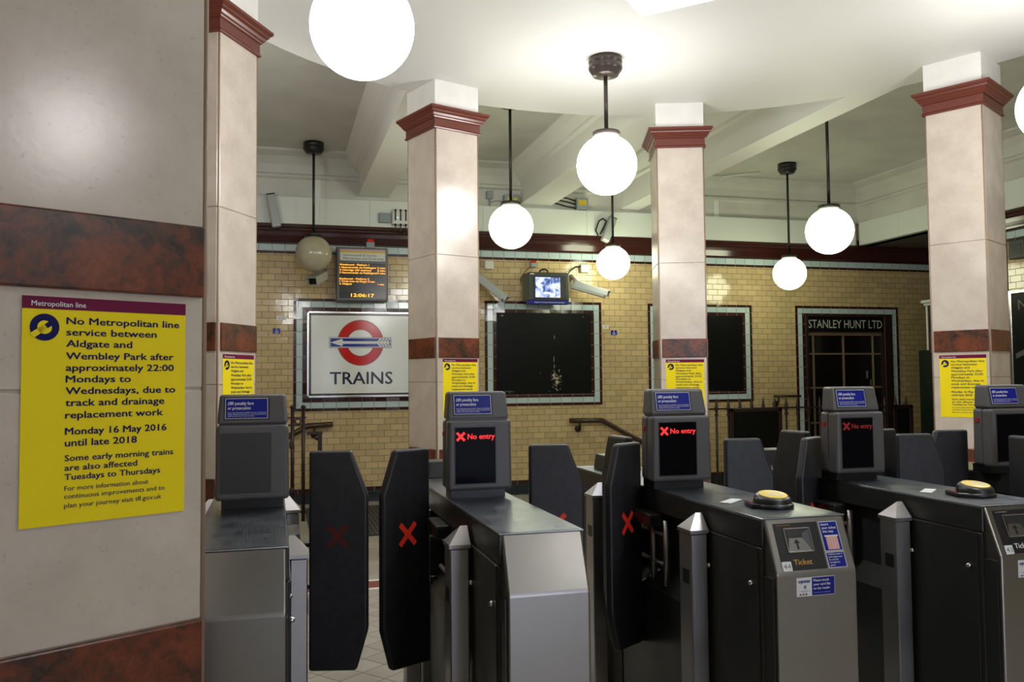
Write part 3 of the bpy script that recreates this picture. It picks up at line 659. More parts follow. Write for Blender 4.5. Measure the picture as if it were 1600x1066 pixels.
    if screen in ('lit', 'dim'):
        mt = 'led_red' if screen == 'lit' else 'led_red_dim'
        c = MB(); cx, cz = sx0 + 0.021, sz1 - 0.034
        for d in ((1, 1), (1, -1)):
            u = Vector((d[0], d[1])).normalized(); v = Vector((-u.y, u.x))
            c.poly([(cx + (u.x * i * .0215 + v.x * j * .0048), 3.197 - 0.0001 * (d[1] > 0), cz + (u.y * i * .0215 + v.y * j * .0048)) for i, j in ((-1, -1), (1, -1), (1, 1), (-1, 1))])
        c.text('No entry', sx0 + 0.048, cz - 0.010, 0.0195, 3.197, sx1 - sx0 - 0.051, 0.03)
        P('no_entry_message', c, mt, hd)
    # sloping sign block on top
    sb = P('sign_block', head_block(hx0 + 0.004, hx1 - 0.004, 1.280, 1.386, 3.222, 3.31, 0.008, 0.022, 0.011), 'head', hd)
    P('sign_gap', MB().box(hx0 + 0.012, hx1 - 0.012, 3.226, 3.30, 1.27, 1.285), 'black', hd)
    lean = math.atan2(0.022, 0.106)
    m = Matrix.Translation((hx0, 3.222, 1.280)) @ Matrix.Rotation(-lean, 4, 'X')
    u0, u1, q0, q1 = .125 * w_, .705 * w_, 0.020, 0.094
    P('sign_rim', MB().box(u0 - 0.005, u1 + 0.006, -0.001, 0.002, q0 - 0.004, q1 + 0.004, 0.001, 1, mat=m), 'black', sb)
    P('sign_border', MB().box(u0, u1, -0.0015, 0.002, q0, q1, mat=m), 'white', sb)
    P('sign_panel', MB().box(u0 + 0.0018, u1 - 0.0018, -0.002, 0.002, q0 + 0.0018, q1 - 0.0018, mat=m), 'blue', sb)
    tx = MB(); sw = u1 - u0
    tx.text('£80 penalty fare', u0 + .06 * sw, q1 - 0.024, 0.0115, -0.0025, sw * .60, 0.012, mat=m).text('or prosecution', u0 + .06 * sw, q1 - 0.041, 0.0115, -0.0025, sw * .53, 0.012, mat=m)
    for i, (s, wd) in enumerate((('If you pass this point and fail to show on demand a', .90), ('ticket, validated smartcard or other travel authority', .90), ('valid for the whole of your journey', .62))):
        tx.text(s, u0 + .06 * sw, q1 - 0.054 - 0.0062 * i, 0.0038, -0.0025, sw * wd, 0.01, mat=m)
    P('sign_lettering', tx, 'white', sb)
    # far-side reader block
    P('far_reader', head_block(xl + 0.05, xr - 0.06, ZT, ZT + 0.075, 3.93, 4.08, 0.012, 0.03, 0.006), 'black')
    if front == 'ticket':
        ln = math.hypot(0.067, 0.165); ang = math.atan2(0.067, 0.165)
        fm = Matrix.Translation((xl, YF, ZT)) @ Matrix.Rotation(-ang, 4, 'X')     # local z up the slope (negative = down), -y outwards
        T = P('ticket_panel', MB().box(0.034, 0.196, -0.0015, 0.002, -0.169, -0.019, 0.001, 1, mat=fm), 'black')
        # slot drawn flat; dark and light steel tones paint in a recess's shadow
        rim = MB()
        for a0, a1, b0, b1 in ((0.066, 0.162, -0.040, -0.036), (0.066, 0.162, -0.114, -0.110), (0.066, 0.070, -0.114, -0.036), (0.158, 0.162, -0.114, -0.036)): rim.box(a0, a1, -0.005, -0.001, b0, b1, 0.0008, 1, mat=fm)
        P('slot_rim', rim, 'chrome', T)
        tray = MB(); A = [(0.070, -0.0018, -0.110), (0.158, -0.0018, -0.110), (0.158, -0.0018, -0.040), (0.070, -0.0018, -0.040)]
        P('slot_throat', MB().poly(A, mat=fm), 'recess', T)
        P('slot_chute', MB().prism([(0.070, -0.110), (0.156, -0.110), (0.128, -0.068), (0.080, -0.068)], 1, -0.0035, -0.002, mat=fm), 'steel', T)
        P('slot_wall', MB().prism([(0.157, -0.108), (0.157, -0.042), (0.130, -0.055), (0.130, -0.070)], 1, -0.0032, -0.002, mat=fm), 'steel_top', T)
        P('slot_hood', MB().prism([(0.071, -0.041), (0.156, -0.041), (0.130, -0.055), (0.130, -0.066), (0.078, -0.066)], 1, -0.003, -0.002, mat=fm), 'steel_shaded', T)
        ar = MB(); cx = 0.106
        ar.poly([(cx - 0.004, -0.0042, -0.104), (cx + 0.004, -0.0042, -0.104), (cx + 0.002, -0.0042, -0.084), (cx + 0.011, -0.0042, -0.086), (cx - 0.002, -0.0042, -0.072), (cx - 0.014, -0.0042, -0.086), (cx - 0.005, -0.0042, -0.084)], mat=fm)
        P('arrow', ar, 'black', T)
        P('ticket_word', MB().text('Ticket', 0.078, -0.152, 0.0165, -0.0025, 0.066, 0.015, mat=fm), 'gold' if number == '44' else 'white', T)
        P('panel_print', MB().text('SALE OF TICKET CONDITIONS APPLY', 0.045, -0.0275, 0.003, -0.0025, 0.05, mat=fm), 'gold' if number == '44' else 'white', T)
        nb = P('number_plate', MB().box(0.034, 0.068, -0.003, -0.001, -0.170, -0.140, 0.0008, 1, mat=fm), 'white', T)
        if number: P('gate_number', MB().text(number, 0.051, -0.163, 0.016, -0.0035, 0.026, 0.0, 'c', mat=fm), 'grey', T)
        for (b0, b1, nm) in ((-0.116, -0.021, 'a'), (-0.169, -0.119, 'b')):
            s_ = P('instruction_sticker', MB().box(0.201, 0.268, -0.001, 0.001, b0, b1, mat=fm), 'white'); P('sticker_ground', MB().box(0.203, 0.266, -0.0016, 0.001, b0 + 0.002, b1 - 0.002, mat=fm), 'blue', s_)
            tt = MB()
            if nm == 'a':
                for i, s in enumerate(('Insert', 'your ticket', 'this way')): tt.text(s, 0.208, b1 - 0.013 - 0.0115 * i, 0.0072, -0.0022, (0.028, 0.052, 0.040)[i], 0.02, mat=fm)
                P('ticket_picture', MB().box(0.215, 0.257, -0.0022, -0.001, b0 + 0.005, b0 + 0.047, mat=fm), 'pink', s_); tt.box(0.211, 0.261, -0.0022, -0.001, b0 + 0.046, b0 + 0.050, mat=fm)
                pr = MB()
                for i in range(4): pr.box(0.219 + 0.0095 * i, 0.2225 + 0.0095 * i, -0.0026, -0.002, b0 + 0.008, b0 + 0.043, mat=fm)
                P('ticket_print', pr, 'lilac', s_)
            else:
                for i, s in enumerate(('Children under 5', '(and dogs) must', 'be carried', 'through the', 'gates')): tt.text(s, 0.207, b1 - 0.0095 - 0.0085 * i, 0.005, -0.0022, (0.052, 0.05, 0.033, 0.037, 0.018)[i], 0.01, mat=fm)
            P('sticker_lettering', tt, 'white', s_)
        # smartcard sticker on the upright face
        y = 2.385; s_ = P('card_sticker', MB().box(xl + 0.078, xl + 0.216, y - 0.001, y + 0.001, 0.743, 0.801), 'white')
        P('sticker_ground', MB().box(xl + 0.133, xl + 0.2145, y - 0.0016, y, 0.7445, 0.7995), 'blue', s_)
        tt = MB()
        for i, s in enumerate(('Please touch', 'your card flat', 'on the reader')): tt.text(s, xl + 0.138, 0.787 - 0.0125 * i, 0.0078, y - 0.0022, (0.056, 0.062, 0.060)[i], 0.015)
        tt.text('If your card is not read, seek help', xl + 0.138, 0.7515, 0.0025, y - 0.0022, 0.06)
        P('sticker_lettering', tt, 'white', s_)
        tb = MB().text('oyster', xl + 0.084, 0.785, 0.011, y - 0.0022, 0.044, 0.03)
        for rr_ in (0.003, 0.006, 0.009):
            for i in range(6):
                a0, a1 = R(-45 + 15 * i), R(-30 + 15 * i); c0 = (xl + 0.101, 0.7715)
                tb.poly([(c0[0] + q * math.cos(a_), y - 0.0022, c0[1] + q * math.sin(a_) * .9) for q, a_ in ((rr_, a0), (rr_ + 0.0014, a0), (rr_ + 0.0014, a1), (rr_, a1))])
        tb.text('Contactless payment', xl + 0.085, 0.759, 0.0026, y - 0.0022, 0.042).text('accepted', xl + 0.096, 0.7555, 0.0026, y - 0.0022, 0.018)
        P('card_wording', tb, 'blue', s_)
        P('card_logos', MB().box(xl + 0.088, xl + 0.094, y - 0.0022, y, 0.747, 0.751).box(xl + 0.109, xl + 0.115, y - 0.0022, y, 0.747, 0.751), 'blue', s_)
        P('card_logos', MB().box(xl + 0.098, xl + 0.105, y - 0.0022, y, 0.747, 0.751), 'roundel_red', s_)
        # round card reader on top
        rx, ry = xl + 0.172, 2.66
        rd = P('card_reader', MB().lathe([(0, 0), (0.071, 0.0), (0.073, 0.006), (0.069, 0.013), (0.060, 0.018), (0, 0.018)], (rx, ry, ZT + 0.0003), 44).prism([(rx - 0.088, ry - 0.01), (rx - 0.02, ry - 0.065), (rx + 0.03, ry + 0.06), (rx - 0.06, ry + 0.085)], 2, ZT + 0.0003, ZT + 0.016, 0.003, 1), 'black')
        tm = Matrix.Translation((rx, ry, ZT + 0.012)) @ Matrix.Rotation(R(9), 4, 'X')
        P('reader_dome', MB().lathe([(0, -0.002), (0.064, -0.002), (0.066, 0.006), (0.062, 0.022), (0.054, 0.031), (0, 0.031)], (0, 0, 0), 44, mat=tm), 'black', rd)
        P('yellow_disc', MB().lathe([(0, 0), (0.050, 0.0), (0.049, 0.003), (0.045, 0.004), (0, 0.004)], (0, 0, 0.031), 40, mat=tm), 'pad_yellow', rd)
        sw = MB(); zz = 0.0356
        sw.poly([(-0.025, -0.014, zz), (0.004, -0.020, zz), (-0.004, 0.018, zz)], mat=tm)
        for i in range(10):
            a0, a1 = R(-80 + 15 * i), R(-65 + 15 * i)
            sw.poly([(q * math.cos(a_), q * math.sin(a_), zz) for q, a_ in ((0.023, a0), (0.031, a0), (0.031, a1), (0.023, a1))], mat=tm)
        P('reader_mark', sw, 'pad_grey', rd)
        P('reader_light', MB().box(rx - 0.07, rx - 0.052, ry + 0.02, ry + 0.05, ZT + 0.0155, ZT + 0.0175), 'led_small', rd)
    return t
g1 = make_gate(-0.226, 0.042, -0.199, 0.054, 'steel gate beside the nearest pillar at left, its head showing a blank dark panel', 'blank', 'plain', None)
g2 = make_gate(0.634, 0.900, 0.632, 0.884, 'steel gate with a bare slanted steel front and a lit No entry screen', 'lit', 'plain', None)
g3 = make_gate(1.500, 1.808, 1.472, 1.734, 'steel gate numbered 44 with a ticket slot and gold lettering', 'lit', 'ticket', None, '44')
g4 = make_gate(2.360, 2.660, 2.331, 2.578, 'steel gate numbered 43 with white lettering and a dim red screen', 'dim', 'ticket', None, '43')
g5 = make_gate(3.215, 3.515, 3.152, 3.41, 'steel gate cut by the right edge, its screen dark, below the right pillar', 'off', 'ticket', None, None)
# paddles: near set, then the far set behind them
paddle(g1, 0.134, 3.43, 14, 1, 'cross_dim'); paddle(g2, 0.592, 3.42, 28, -1, 'cross_lit')
paddle(g2, 1.015, 3.42, 12, 1, 'cross_lit'); paddle(g3, 1.494, 3.40, 33, -1, 'cross_lit')
paddle(g3, 1.915, 3.42, 8, 1, None); paddle(g4, 2.39, 3.41, 33, -1, 'cross_lit')
paddle(g4, 2.80, 3.40, 12, 1, None); paddle(g5, 3.205, 3.41, -8, -1, None, 1.172)
Z2 = 1.178
paddle(g3, 1.485, 3.46, -82, -1, None, Z2); paddle(g4, 2.39, 3.49, -80, -1, None, Z2)
paddle(g4, 2.74, 3.50, -15, 1, None, Z2); paddle(g5, 3.155, 3.10, 82, -1, None, 1.165)
# slips lying beside the readers
for xx, lab in ((1.500, 'pale slip lying left of the yellow reader on gate 44'), (2.360, 'pale slip lying left of the yellow reader on gate 43')):
    obj('slip', MB().prism([(xx + 0.045, 2.80), (xx + 0.07, 2.765), (xx + 0.16, 2.84), (xx + 0.135, 2.875)], 2, ZT + 0.0004, ZT + 0.004, 0.0008, 1), 'paper', label=lab, cat='slip', group='pale slips on the gates', loc=(xx + 0.1, 2.82, ZT))

# ------------------------------------------------------------------ TRAINS sign
t = thing('station_sign', (1.196, WY, 1.12), 'large white enamel sign with a red ring, blue arrow bar and the word TRAINS', 'sign')
def S(name, mb, mat, par=None):
    for v in mb.bm.verts: v.co -= Vector((1.196, WY, 1.12))
    return obj(name, mb, mat, par or t)
sx0, sx1, sz0, sz1 = 0.445, 1.947, 1.20, 2.43
S('backing', MB().box(sx0, sx1, WY - 0.03, WY - 0.001, sz0, sz1), 'silver')
fr = MB()
for a, b, c, d in ((sx0, sx1, sz1 - 0.03, sz1), (sx0, sx1, sz0, sz0 + 0.03), (sx0, sx0 + 0.03, sz0, sz1), (sx1 - 0.03, sx1, sz0, sz1)): fr.box(a, b, WY - 0.055, WY - 0.02, c, d, 0.006, 2)
S('frame', fr, 'silver')
pn = S('panel', MB().box(sx0 + 0.03, sx1 - 0.03, WY - 0.036, WY - 0.028, sz0 + 0.03, sz1 - 0.03), 'enamel')
ed = MB(); i0 = 0.034; i1 = 0.058
for a, b, c, d in ((sx0 + i0, sx1 - i0, sz1 - i1, sz1 - i0), (sx0 + i0, sx1 - i0, sz0 + i0, sz0 + i1), (sx0 + i0, sx0 + i1, sz0 + i0, sz1 - i0), (sx1 - i1, sx1 - i0, sz0 + i0, sz1 - i0)): ed.box(a, b, WY - 0.038, WY - 0.034, c, d)
S('edge_line', ed, 'edge', pn)
cx, cz, ro, ri = 1.198, 1.982, 0.322, 0.193; y = WY - 0.038
mb = MB(); nn = 64
for i in range(nn):
    a0, a1 = 2 * PI * i / nn, 2 * PI * (i + 1) / nn
    mb.poly([(cx + q * math.cos(a), y, cz + q * math.sin(a)) for q, a in ((ri, a0), (ro, a0), (ro, a1), (ri, a1))])
S('ring', mb, 'roundel_red', pn)
mb = MB()
for i in range(nn):
    a0, a1 = 2 * PI * i / nn, 2 * PI * (i + 1) / nn
    for r0, r1 in ((ro, ro + 0.008), (ri - 0.006, ri)): mb.poly([(cx + q * math.cos(a), y + 0.0005, cz + q * math.sin(a)) for q, a in ((r0, a0), (r1, a0), (r1, a1), (r0, a1))])
S('ring_outline', mb, 'grey', pn)
bx0, bx1, bz0, bz1 = 0.762, 1.634, 1.914, 2.056
S('bar_outline', MB().box(bx0 - 0.006, bx1 + 0.006, y - 0.003, y + 0.001, bz0 - 0.006, bz1 + 0.006), 'grey', pn)
S('bar_border', MB().box(bx0, bx1, y - 0.004, y + 0.001, bz0, bz1), 'white', pn)
S('bar', MB().box(bx0 + 0.011, bx1 - 0.011, y - 0.005, y + 0.001, bz0 + 0.011, bz1 - 0.011), 'roundel_blue', pn)
ar = MB(); yy = y - 0.0058; zc = (bz0 + bz1) / 2
ar.poly([(bx0 + 0.012, yy, zc), (bx0 + 0.17, yy, zc - 0.052), (bx0 + 0.19, yy, zc - 0.03), (bx0 + 0.165, yy, zc - 0.02), (bx1 - 0.19, yy, zc - 0.018), (bx1 - 0.19, yy, zc + 0.018), (bx0 + 0.165, yy, zc + 0.02), (bx0 + 0.19, yy, zc + 0.03), (bx0 + 0.17, yy, zc + 0.052)])
ar.poly([(bx1 - 0.19, yy, zc - 0.012), (bx1 - 0.02, yy, zc - 0.012), (bx1 - 0.02, yy, zc + 0.012), (bx1 - 0.19, yy, zc + 0.012)])
for k in range(4):
    x = bx1 - 0.205 + 0.045 * k
    for s_ in (1, -1):
        v = [(x, yy - 0.0002, zc + s_ * 0.008), (x + 0.032, yy - 0.0002, zc + s_ * 0.008), (x + 0.075, yy - 0.0002, zc + s_ * 0.058), (x + 0.043, yy - 0.0002, zc + s_ * 0.058)]
        if x + 0.075 > bx1 - 0.012: v = [(min(p[0], bx1 - 0.012), p[1], p[2]) for p in v]
        ar.poly(v)
S('arrow', ar, 'white', pn)
S('lettering', MB().text('TRAINS', 0.768, 1.39, 0.172, y - 0.001, 0.885, 0.012), 'navy', pn)

# black wall panels
t = thing('wall_panel', (3.97, WY, 1.2), 'black panel with a pale worn patch, in the tile frame right of the TRAINS sign', 'panel', 'black poster panels in tiled frames')
o = obj('panel', MB().box(3.225, 4.73, WY - 0.022, WY - 0.002, 1.217, 2.445), 'worn', t); o.location = (-3.97, -WY, -1.2)
lb = MB().box(3.29, 3.33, WY - 0.0235, WY - 0.021, 2.39, 2.405).box(4.60, 4.615, WY - 0.0235, WY - 0.021, 2.385, 2.395)
random.seed(3)
for k in range(14):
    x, z = 3.29 + random.random() * 0.18, 1.232 + random.random() * 0.03; lb.box(x, x + 0.012, WY - 0.0235, WY - 0.021, z, z + 0.008)
for x, z, h in ((4.13, 2.05, 0.05), (4.118, 1.70, 0.08), (4.122, 1.60, 0.06), (3.90, 1.53, 0.012), (4.04, 1.245, 0.01)): lb.box(x, x + 0.009, WY - 0.0235, WY - 0.021, z, z + h)
o = obj('scuffs', lb, 'scuff', t); o.location = (-3.97, -WY, -1.2)
t = thing('wall_panel', (6.62, WY, 1.2), 'plain narrow-looking black panel partly behind the middle pillar', 'panel', 'black poster panels in tiled frames')
o = obj('panel', MB().box(5.88, 7.368, WY - 0.022, WY - 0.002, 1.225, 2.44), 'blackboard', t); o.location = (-6.62, -WY, -1.2)

# shop doorway
d = obj('door_1', MB().box(8.60, 10.12, WY + 0.10, WY + 0.13, ZL, 2.45), 'door_glass', kind='structure')
def D(name, mb, mat, par=d): return obj(name, mb, mat, par)
D('door_frame', MB().box(8.548, 8.60, WY - 0.03, WY + 0.14, ZL, 2.45, 0.004, 1).box(10.10, 10.25, WY - 0.03, WY + 0.14, ZL, 2.45, 0.004, 1).box(8.548, 10.25, WY - 0.03, WY + 0.14, 2.44, 2.475, 0.004, 1), 'iron')
D('name_board', MB().box(8.60, 10.10, WY + 0.0, WY + 0.10, 2.195, 2.44, 0.003, 1), 'blackboard')
D('name_lettering', MB().text('STANLEY HUNT LTD', 8.62, 2.255, 0.135, WY - 0.002, 1.45, -0.006), 'letter')
mu = MB().box(8.60, 10.10, WY + 0.06, WY + 0.11, 2.13, 2.195, 0.004, 1)
for x in (8.76, 9.35, 9.94): mu.box(x - 0.014, x + 0.014, WY + 0.075, WY + 0.11, ZL, 2.13, 0.003, 1)
for z in (1.82, 1.25, 0.66, 0.06): mu.box(8.60, 10.10, WY + 0.08, WY + 0.11, z - 0.014, z + 0.014, 0.003, 1)
D('glazing_bar', mu, 'brass')
D('leaflet', MB().box(9.80, 9.84, WY + 0.096, WY + 0.099, 1.40, 1.53).box(9.88, 9.90, WY + 0.096, WY + 0.099, 1.28, 1.38), 'grey')

# ------------------------------------------------------------------ train display and wall fittings
t = thing('train_display', (1.205, WY - 0.02, 2.56), 'train indicator board with amber rows and a 12:06:17 clock, above the TRAINS sign', 'display')
def T_(name, mb, mat, par=None):
    for v in mb.bm.verts: v.co -= Vector((1.205, WY - 0.02, 2.56))
    return obj(name, mb, mat, par or t)
yF = WY - 0.26
T_('case', MB().box(0.845, 1.565, yF, WY - 0.015, 2.565, 3.325, 0.012, 2), 'dframe')
hd = T_('header', MB().box(0.89, 1.525, yF - 0.004, yF + 0.01, 3.135, 3.245), 'hdr')
T_('pink_strip', MB().box(0.89, 1.525, yF - 0.004, yF + 0.01, 3.272, 3.297), 'lilac', hd); T_('yellow_strip', MB().box(0.89, 1.525, yF - 0.004, yF + 0.01, 3.245, 3.270), 'ystrip', hd)
T_('header_lettering', MB().text('Hammersmith & City line', 0.935, 3.198, 0.031, yF - 0.005, 0.47).text('Metropolitan and Circle lines', 0.935, 3.151, 0.031, yF - 0.005, 0.565), 'ink', hd)
sc = T_('matrix_screen', MB().box(0.88, 1.53, yF - 0.003, yF + 0.01, 2.60, 3.10), 'display')
ru = MB()
for k in range(15): ru.box(0.88, 1.53, yF - 0.0045, yF - 0.002, 2.70 + 0.0265 * k, 2.7025 + 0.0265 * k)
T_('row_line', ru, 'dframe', sc)
am = MB(); z0 = 3.065
for i, (s, wd, mins, mw) in enumerate((('Westbound - Platform 1', .41, None, 0), ('1 Hammersmith via Paddington', .51, '5 mins', .11), ('2 Uxbridge (All stations)', .44, '8 mins', .11), ('3 Hammersmith via Paddington', .51, '10 mins', .125))):
    z = z0 - 0.038 * i; am.text(s, 0.885, z, 0.024, yF - 0.005, wd, 0.012)
    if mins: am.text(mins, 1.525, z, 0.024, yF - 0.005, mw, 0.012, 'r')
for i, (s, wd, mins) in enumerate((('Eastbound - Platform 2', .41, None), ("1 Circle Line via King's Cross", .49, None), ('2 Aldgate', .17, '1 min'))):
    z = 2.865 - 0.036 * i; am.text(s, 0.885, z, 0.024, yF - 0.005, wd, 0.012)
    if mins: am.text(mins, 1.505, z, 0.022, yF - 0.005, 0.085, 0.012, 'r')
am.text('12:06:17', 1.205, 2.622, 0.045, yF - 0.005, 0.32, 0.02, 'c')
T_('amber_text', am, 'amber', sc)

def box_thing(name, x0, x1, z0, z1, dep, mat, label, cat, y1=WY, bev=0.008, group=None):
    return obj(name, MB().box(x0, x1, y1 - dep, y1, z0, z1, bev, 2), mat, label=label, cat=cat, group=group, loc=((x0 + x1) / 2, y1, z0))
def cp(x0, x1, z0, z1, lab):
    t = thing('alarm_box', ((x0 + x1) / 2, WY, z0), lab, 'box', 'small red-topped alarm boxes'); hw = (x1 - x0) / 2; h = z1 - z0
    obj('case', MB().box(-hw, hw, -0.08, -0.0, 0, h * .72, 0.006, 2), 'greybox', t); obj('red_top', MB().box(-hw * .8, hw * .8, -0.085, -0.002, h * .7, h, 0.006, 2), 'roundel_red', t)
cp(1.277, 1.396, 3.335, 3.48, 'small grey box with a red top above the train display')
cp(3.757, 3.848, 3.139, 3.234, 'small grey box with a red top on the tiles above the small monitor')
for x, z, w_, txt, m_, lab in ((0.097, 2.33, 0.13, 'LU2', 'white', 'tiny white plate left of the TRAINS sign'), (4.982, 2.242, 0.10, '105', 'white', 'tiny white plate right of the worn black panel')):
    t = thing('number_plate', (x, WY, z), lab, 'plate'); obj('plate', MB().box(-w_ / 2, w_ / 2, -0.006, 0, -0.028, 0.028), m_, t); obj('number', MB().text(txt, 0, -0.015, 0.032, -0.0065, w_ * .6, 0.01, 'c'), 'grey', t)
for x, z, lab in ((0.032, 2.145, 'small blue access sign on the tiles left of the TRAINS sign'), (5.12, 2.152, 'small blue access sign on the tiles left of the middle pillar')):
    t = thing('access_sign', (x, WY, z), lab, 'sign'); obj('plate', MB().box(-0.05, 0.05, -0.006, 0, -0.038, 0.038), 'roundel_blue', t)
    p = MB().lathe([(0, 0), (0.007, 0), (0.007, 0.001), (0, 0.001)], (0, 0, 0), 12, mat=Matrix.Translation((0.0, -0.0075, 0.024)) @ Matrix.Rotation(-PI / 2, 4, 'X')); p.box(-0.004, 0.004, -0.0075, -0.006, -0.006, 0.016).box(-0.004, 0.022, -0.0075, -0.006, -0.010, -0.004).box(0.016, 0.022, -0.0075, -0.006, -0.026, -0.006).box(-0.022, -0.017, -0.0075, -0.006, -0.022, -0.002).box(-0.022, 0.012, -0.0075, -0.006, -0.028, -0.022)
    obj('wheelchair_symbol', p, 'white', t)

def cctv(base, tip, size, label, wallpt):
    """box camera in a hood: base = rear centre, tip = lens end"""
    b, p = Vector(base), Vector(tip); d = (p - b); L = d.length; d.normalize()
    t = thing('security_camera', base, label, 'camera', 'security cameras on the back wall')
    x = d.cross(Vector((0, 0, 1))).normalized(); z = x.cross(d)
    m = Matrix((x, d, z)).transposed().to_4x4(); h = size / 2
    obj('housing', MB().box(-h, h, 0, L, -h * .85, h * .75, 0.012, 2, mat=m), 'cam', t)
    obj('hood', MB().box(-h - 0.008, h + 0.008, 0.01, L + 0.06, h * .75, h * .75 + 0.012, 0.003, 1, mat=m).box(-h - 0.008, -h - 0.002, 0.05, L + 0.04, -h * .3, h * .8, mat=m).box(h + 0.002, h + 0.008, 0.05, L + 0.04, -h * .3, h * .8, mat=m), 'cam', t)
    obj('lens_window', MB().box(-h * .72, h * .72, L - 0.002, L + 0.004, -h * .62, h * .55, mat=m), 'lens', t)
    wv = Vector(wallpt) - b; k = d * (L * 0.3)
    obj('bracket', MB().tube([k - z * h * .8 if wv.z < 0 else k + z * h * .7, k + (wv - k) * 0.5 + Vector((0, 0, 0.0)), wv], 0.028, 12), 'cam', t)
    return t
cctv((0.66, WY - 0.30, 2.915), (0.50, WY - 0.62, 2.79), 0.14, 'grey box camera under the unlit globe, facing left', (0.70, WY, 3.02))
cctv((2.84, WY - 0.22, 2.99), (3.24, WY - 0.42, 2.625), 0.13, 'long grey camera sloping down beside the middle-left pillar', (2.92, WY, 3.04))
cctv((4.36, WY - 0.22, 2.865), (4.80, WY - 0.48, 2.705), 0.145, 'grey box camera right of the small monitor, facing right', (4.42, WY, 3.03))
def cable(pts, label, r=0.011): obj('cable', MB().tube(pts, r, 8), 'cable', label=label, cat='cable', loc=pts[0])
t = box_thing('junction_box', 3.036, 3.172, 3.092, 3.214, 0.08, 'offwhite', 'off-white junction box above the long sloping camera', 'box')
t = box_thing('junction_box', 4.563, 4.698, 3.081, 3.207, 0.08, 'offwhite', 'off-white junction box up right of the small monitor', 'box')
cable([(4.57, WY - 0.05, 3.17), (4.47, WY - 0.08, 3.16), (4.36, WY - 0.11, 3.08), (4.30, WY - 0.14, 2.99), (4.31, WY - 0.2, 2.90)], 'black cable curving from the right junction box to the camera')
cable([(3.76, WY - 0.05, 3.15), (3.68, WY - 0.04, 3.08), (3.60, WY - 0.06, 2.97), (3.595, WY - 0.1, 2.90)], 'thin black cable from the red-topped box to the small monitor', 0.006)
t = thing('monitor', (3.93, WY - 0.2, 2.56), 'small wall monitor showing a pale blue picture, above the worn black panel', 'monitor')
def Mo(name, mb, mat, par=None):
    for v in mb.bm.verts: v.co -= Vector((3.93, WY - 0.2, 2.56))
    return obj(name, mb, mat, par or t)
ya = WY - 0.42
Mo('case', MB().box(3.615, 4.245, ya, WY - 0.08, 2.60, 3.02, 0.014, 2), 'monitor'); Mo('back_shell', MB().box(3.70, 4.16, WY - 0.16, WY - 0.01, 2.68, 2.95, 0.03, 2), 'monitor')
Mo('front_bezel', MB().box(3.69, 4.20, ya - 0.006, ya + 0.01, 2.625, 2.965, 0.004, 1), 'black'); Mo('screen', MB().box(3.715, 4.10, ya - 0.0085, ya, 2.645, 2.945), 'picture')
ct = Mo('caption_strip', MB().box(3.60, 4.235, ya - 0.01, ya + 0.1, 2.545, 2.60, 0.004, 1), 'blue'); Mo('caption', MB().text('Images are being monitored and recorded', 3.70, 2.563, 0.018, ya - 0.0115, 0.46, 0.01), 'white', ct)
Mo('case_label', MB().box(3.64, 3.70, ya - 0.001, ya + 0.01, 2.985, 3.0), 'white')
cable([(3.87, WY - 0.10, 3.035), (3.88, WY - 0.15, 3.08), (3.93, WY - 0.18, 3.10), (3.99, WY - 0.16, 3.08), (4.02, WY - 0.1, 3.035)], 'looped black cable on top of the small monitor', 0.012)
def column_speaker(c0, c1, label, extra=False):
    a, b = Vector(c0), Vector(c1); d = (b - a); L = d.length; d.normalize(); x = Vector((0, 1, 0)).cross(d).normalized(); y = d.cross(x)
    m = Matrix((x, y, d)).transposed().to_4x4()
    t = thing('column_speaker', c0, label, 'loudspeaker', 'grey column speakers on the white board')
    obj('case', MB().box(-0.062, 0.062, -0.05, 0.05, 0, L, 0.02, 3, mat=m), 'cam', t)
    obj('end_cap', MB().box(-0.058, 0.058, -0.046, 0.046, L - 0.004, L + 0.012, 0.004, 1, mat=m), 'black', t)
    obj('bracket', MB().box(-0.02, 0.02, 0.04, 0.16, L * .45, L * .55, mat=m), 'cam', t)
column_speaker((0.03, WY - 0.30, 3.565), (-0.055, WY - 0.26, 4.02), 'grey column speaker tilted left, on the white board above the unlit globe')
column_speaker((4.87, WY - 0.30, 3.535), (5.03, WY - 0.24, 3.905), 'grey column speaker tilted right, above the small middle globe')
cable([(4.82, WY - 0.18, 3.62), (4.78, WY - 0.16, 3.72), (4.83, WY - 0.17, 3.87), (4.89, WY - 0.18, 3.91), (4.95, WY - 0.18, 3.87), (4.9, WY - 0.18, 3.76), (4.84, WY - 0.18, 3.66)], 'coiled black cable beside the right column speaker', 0.012)
t = thing('aerial_unit', (1.755, WY - 0.12, 3.68), 'white wireless unit with black aerials on the board, left of the middle-left pillar', 'wireless unit')
obj('case', MB().box(-0.125, 0.14, -0.09, 0, 0.0, 0.22, 0.03, 3), 'offwhite', t)
for k in range(3):
    x = -0.075 + 0.075 * k
    obj('aerial', MB().tube([(x, -0.10, 0.215), (x, -0.105, 0.18), (x, -0.105, 0.06)], 0.009, 8).tube([(x, -0.095, 0.22), (x, -0.10, 0.205)], 0.016, 8), 'black', t)
    obj('aerial', MB().tube([(x, -0.10, 0.0), (x, -0.10, -0.03), (x, -0.10, -0.14)], 0.009, 8).tube([(x, -0.095, 0.012), (x, -0.10, -0.008)], 0.016, 8), 'black', t)
obj('indicator', MB().box(-0.05, -0.035, -0.093, -0.088, 0.1, 0.115), 'bluedot', t)
box_thing('junction_box', 1.45, 1.605, 3.71, 3.852, 0.07, 'greybox', 'small translucent grey box left of the white wireless unit', 'box', y1=WY - 0.12)
box_thing('junction_box', 3.06, 3.158, 4.15, 4.262, 0.10, 'greybox', 'small grey switch box on a pipe, above the board by the middle-left pillar', 'box', y1=WY - 0.05)
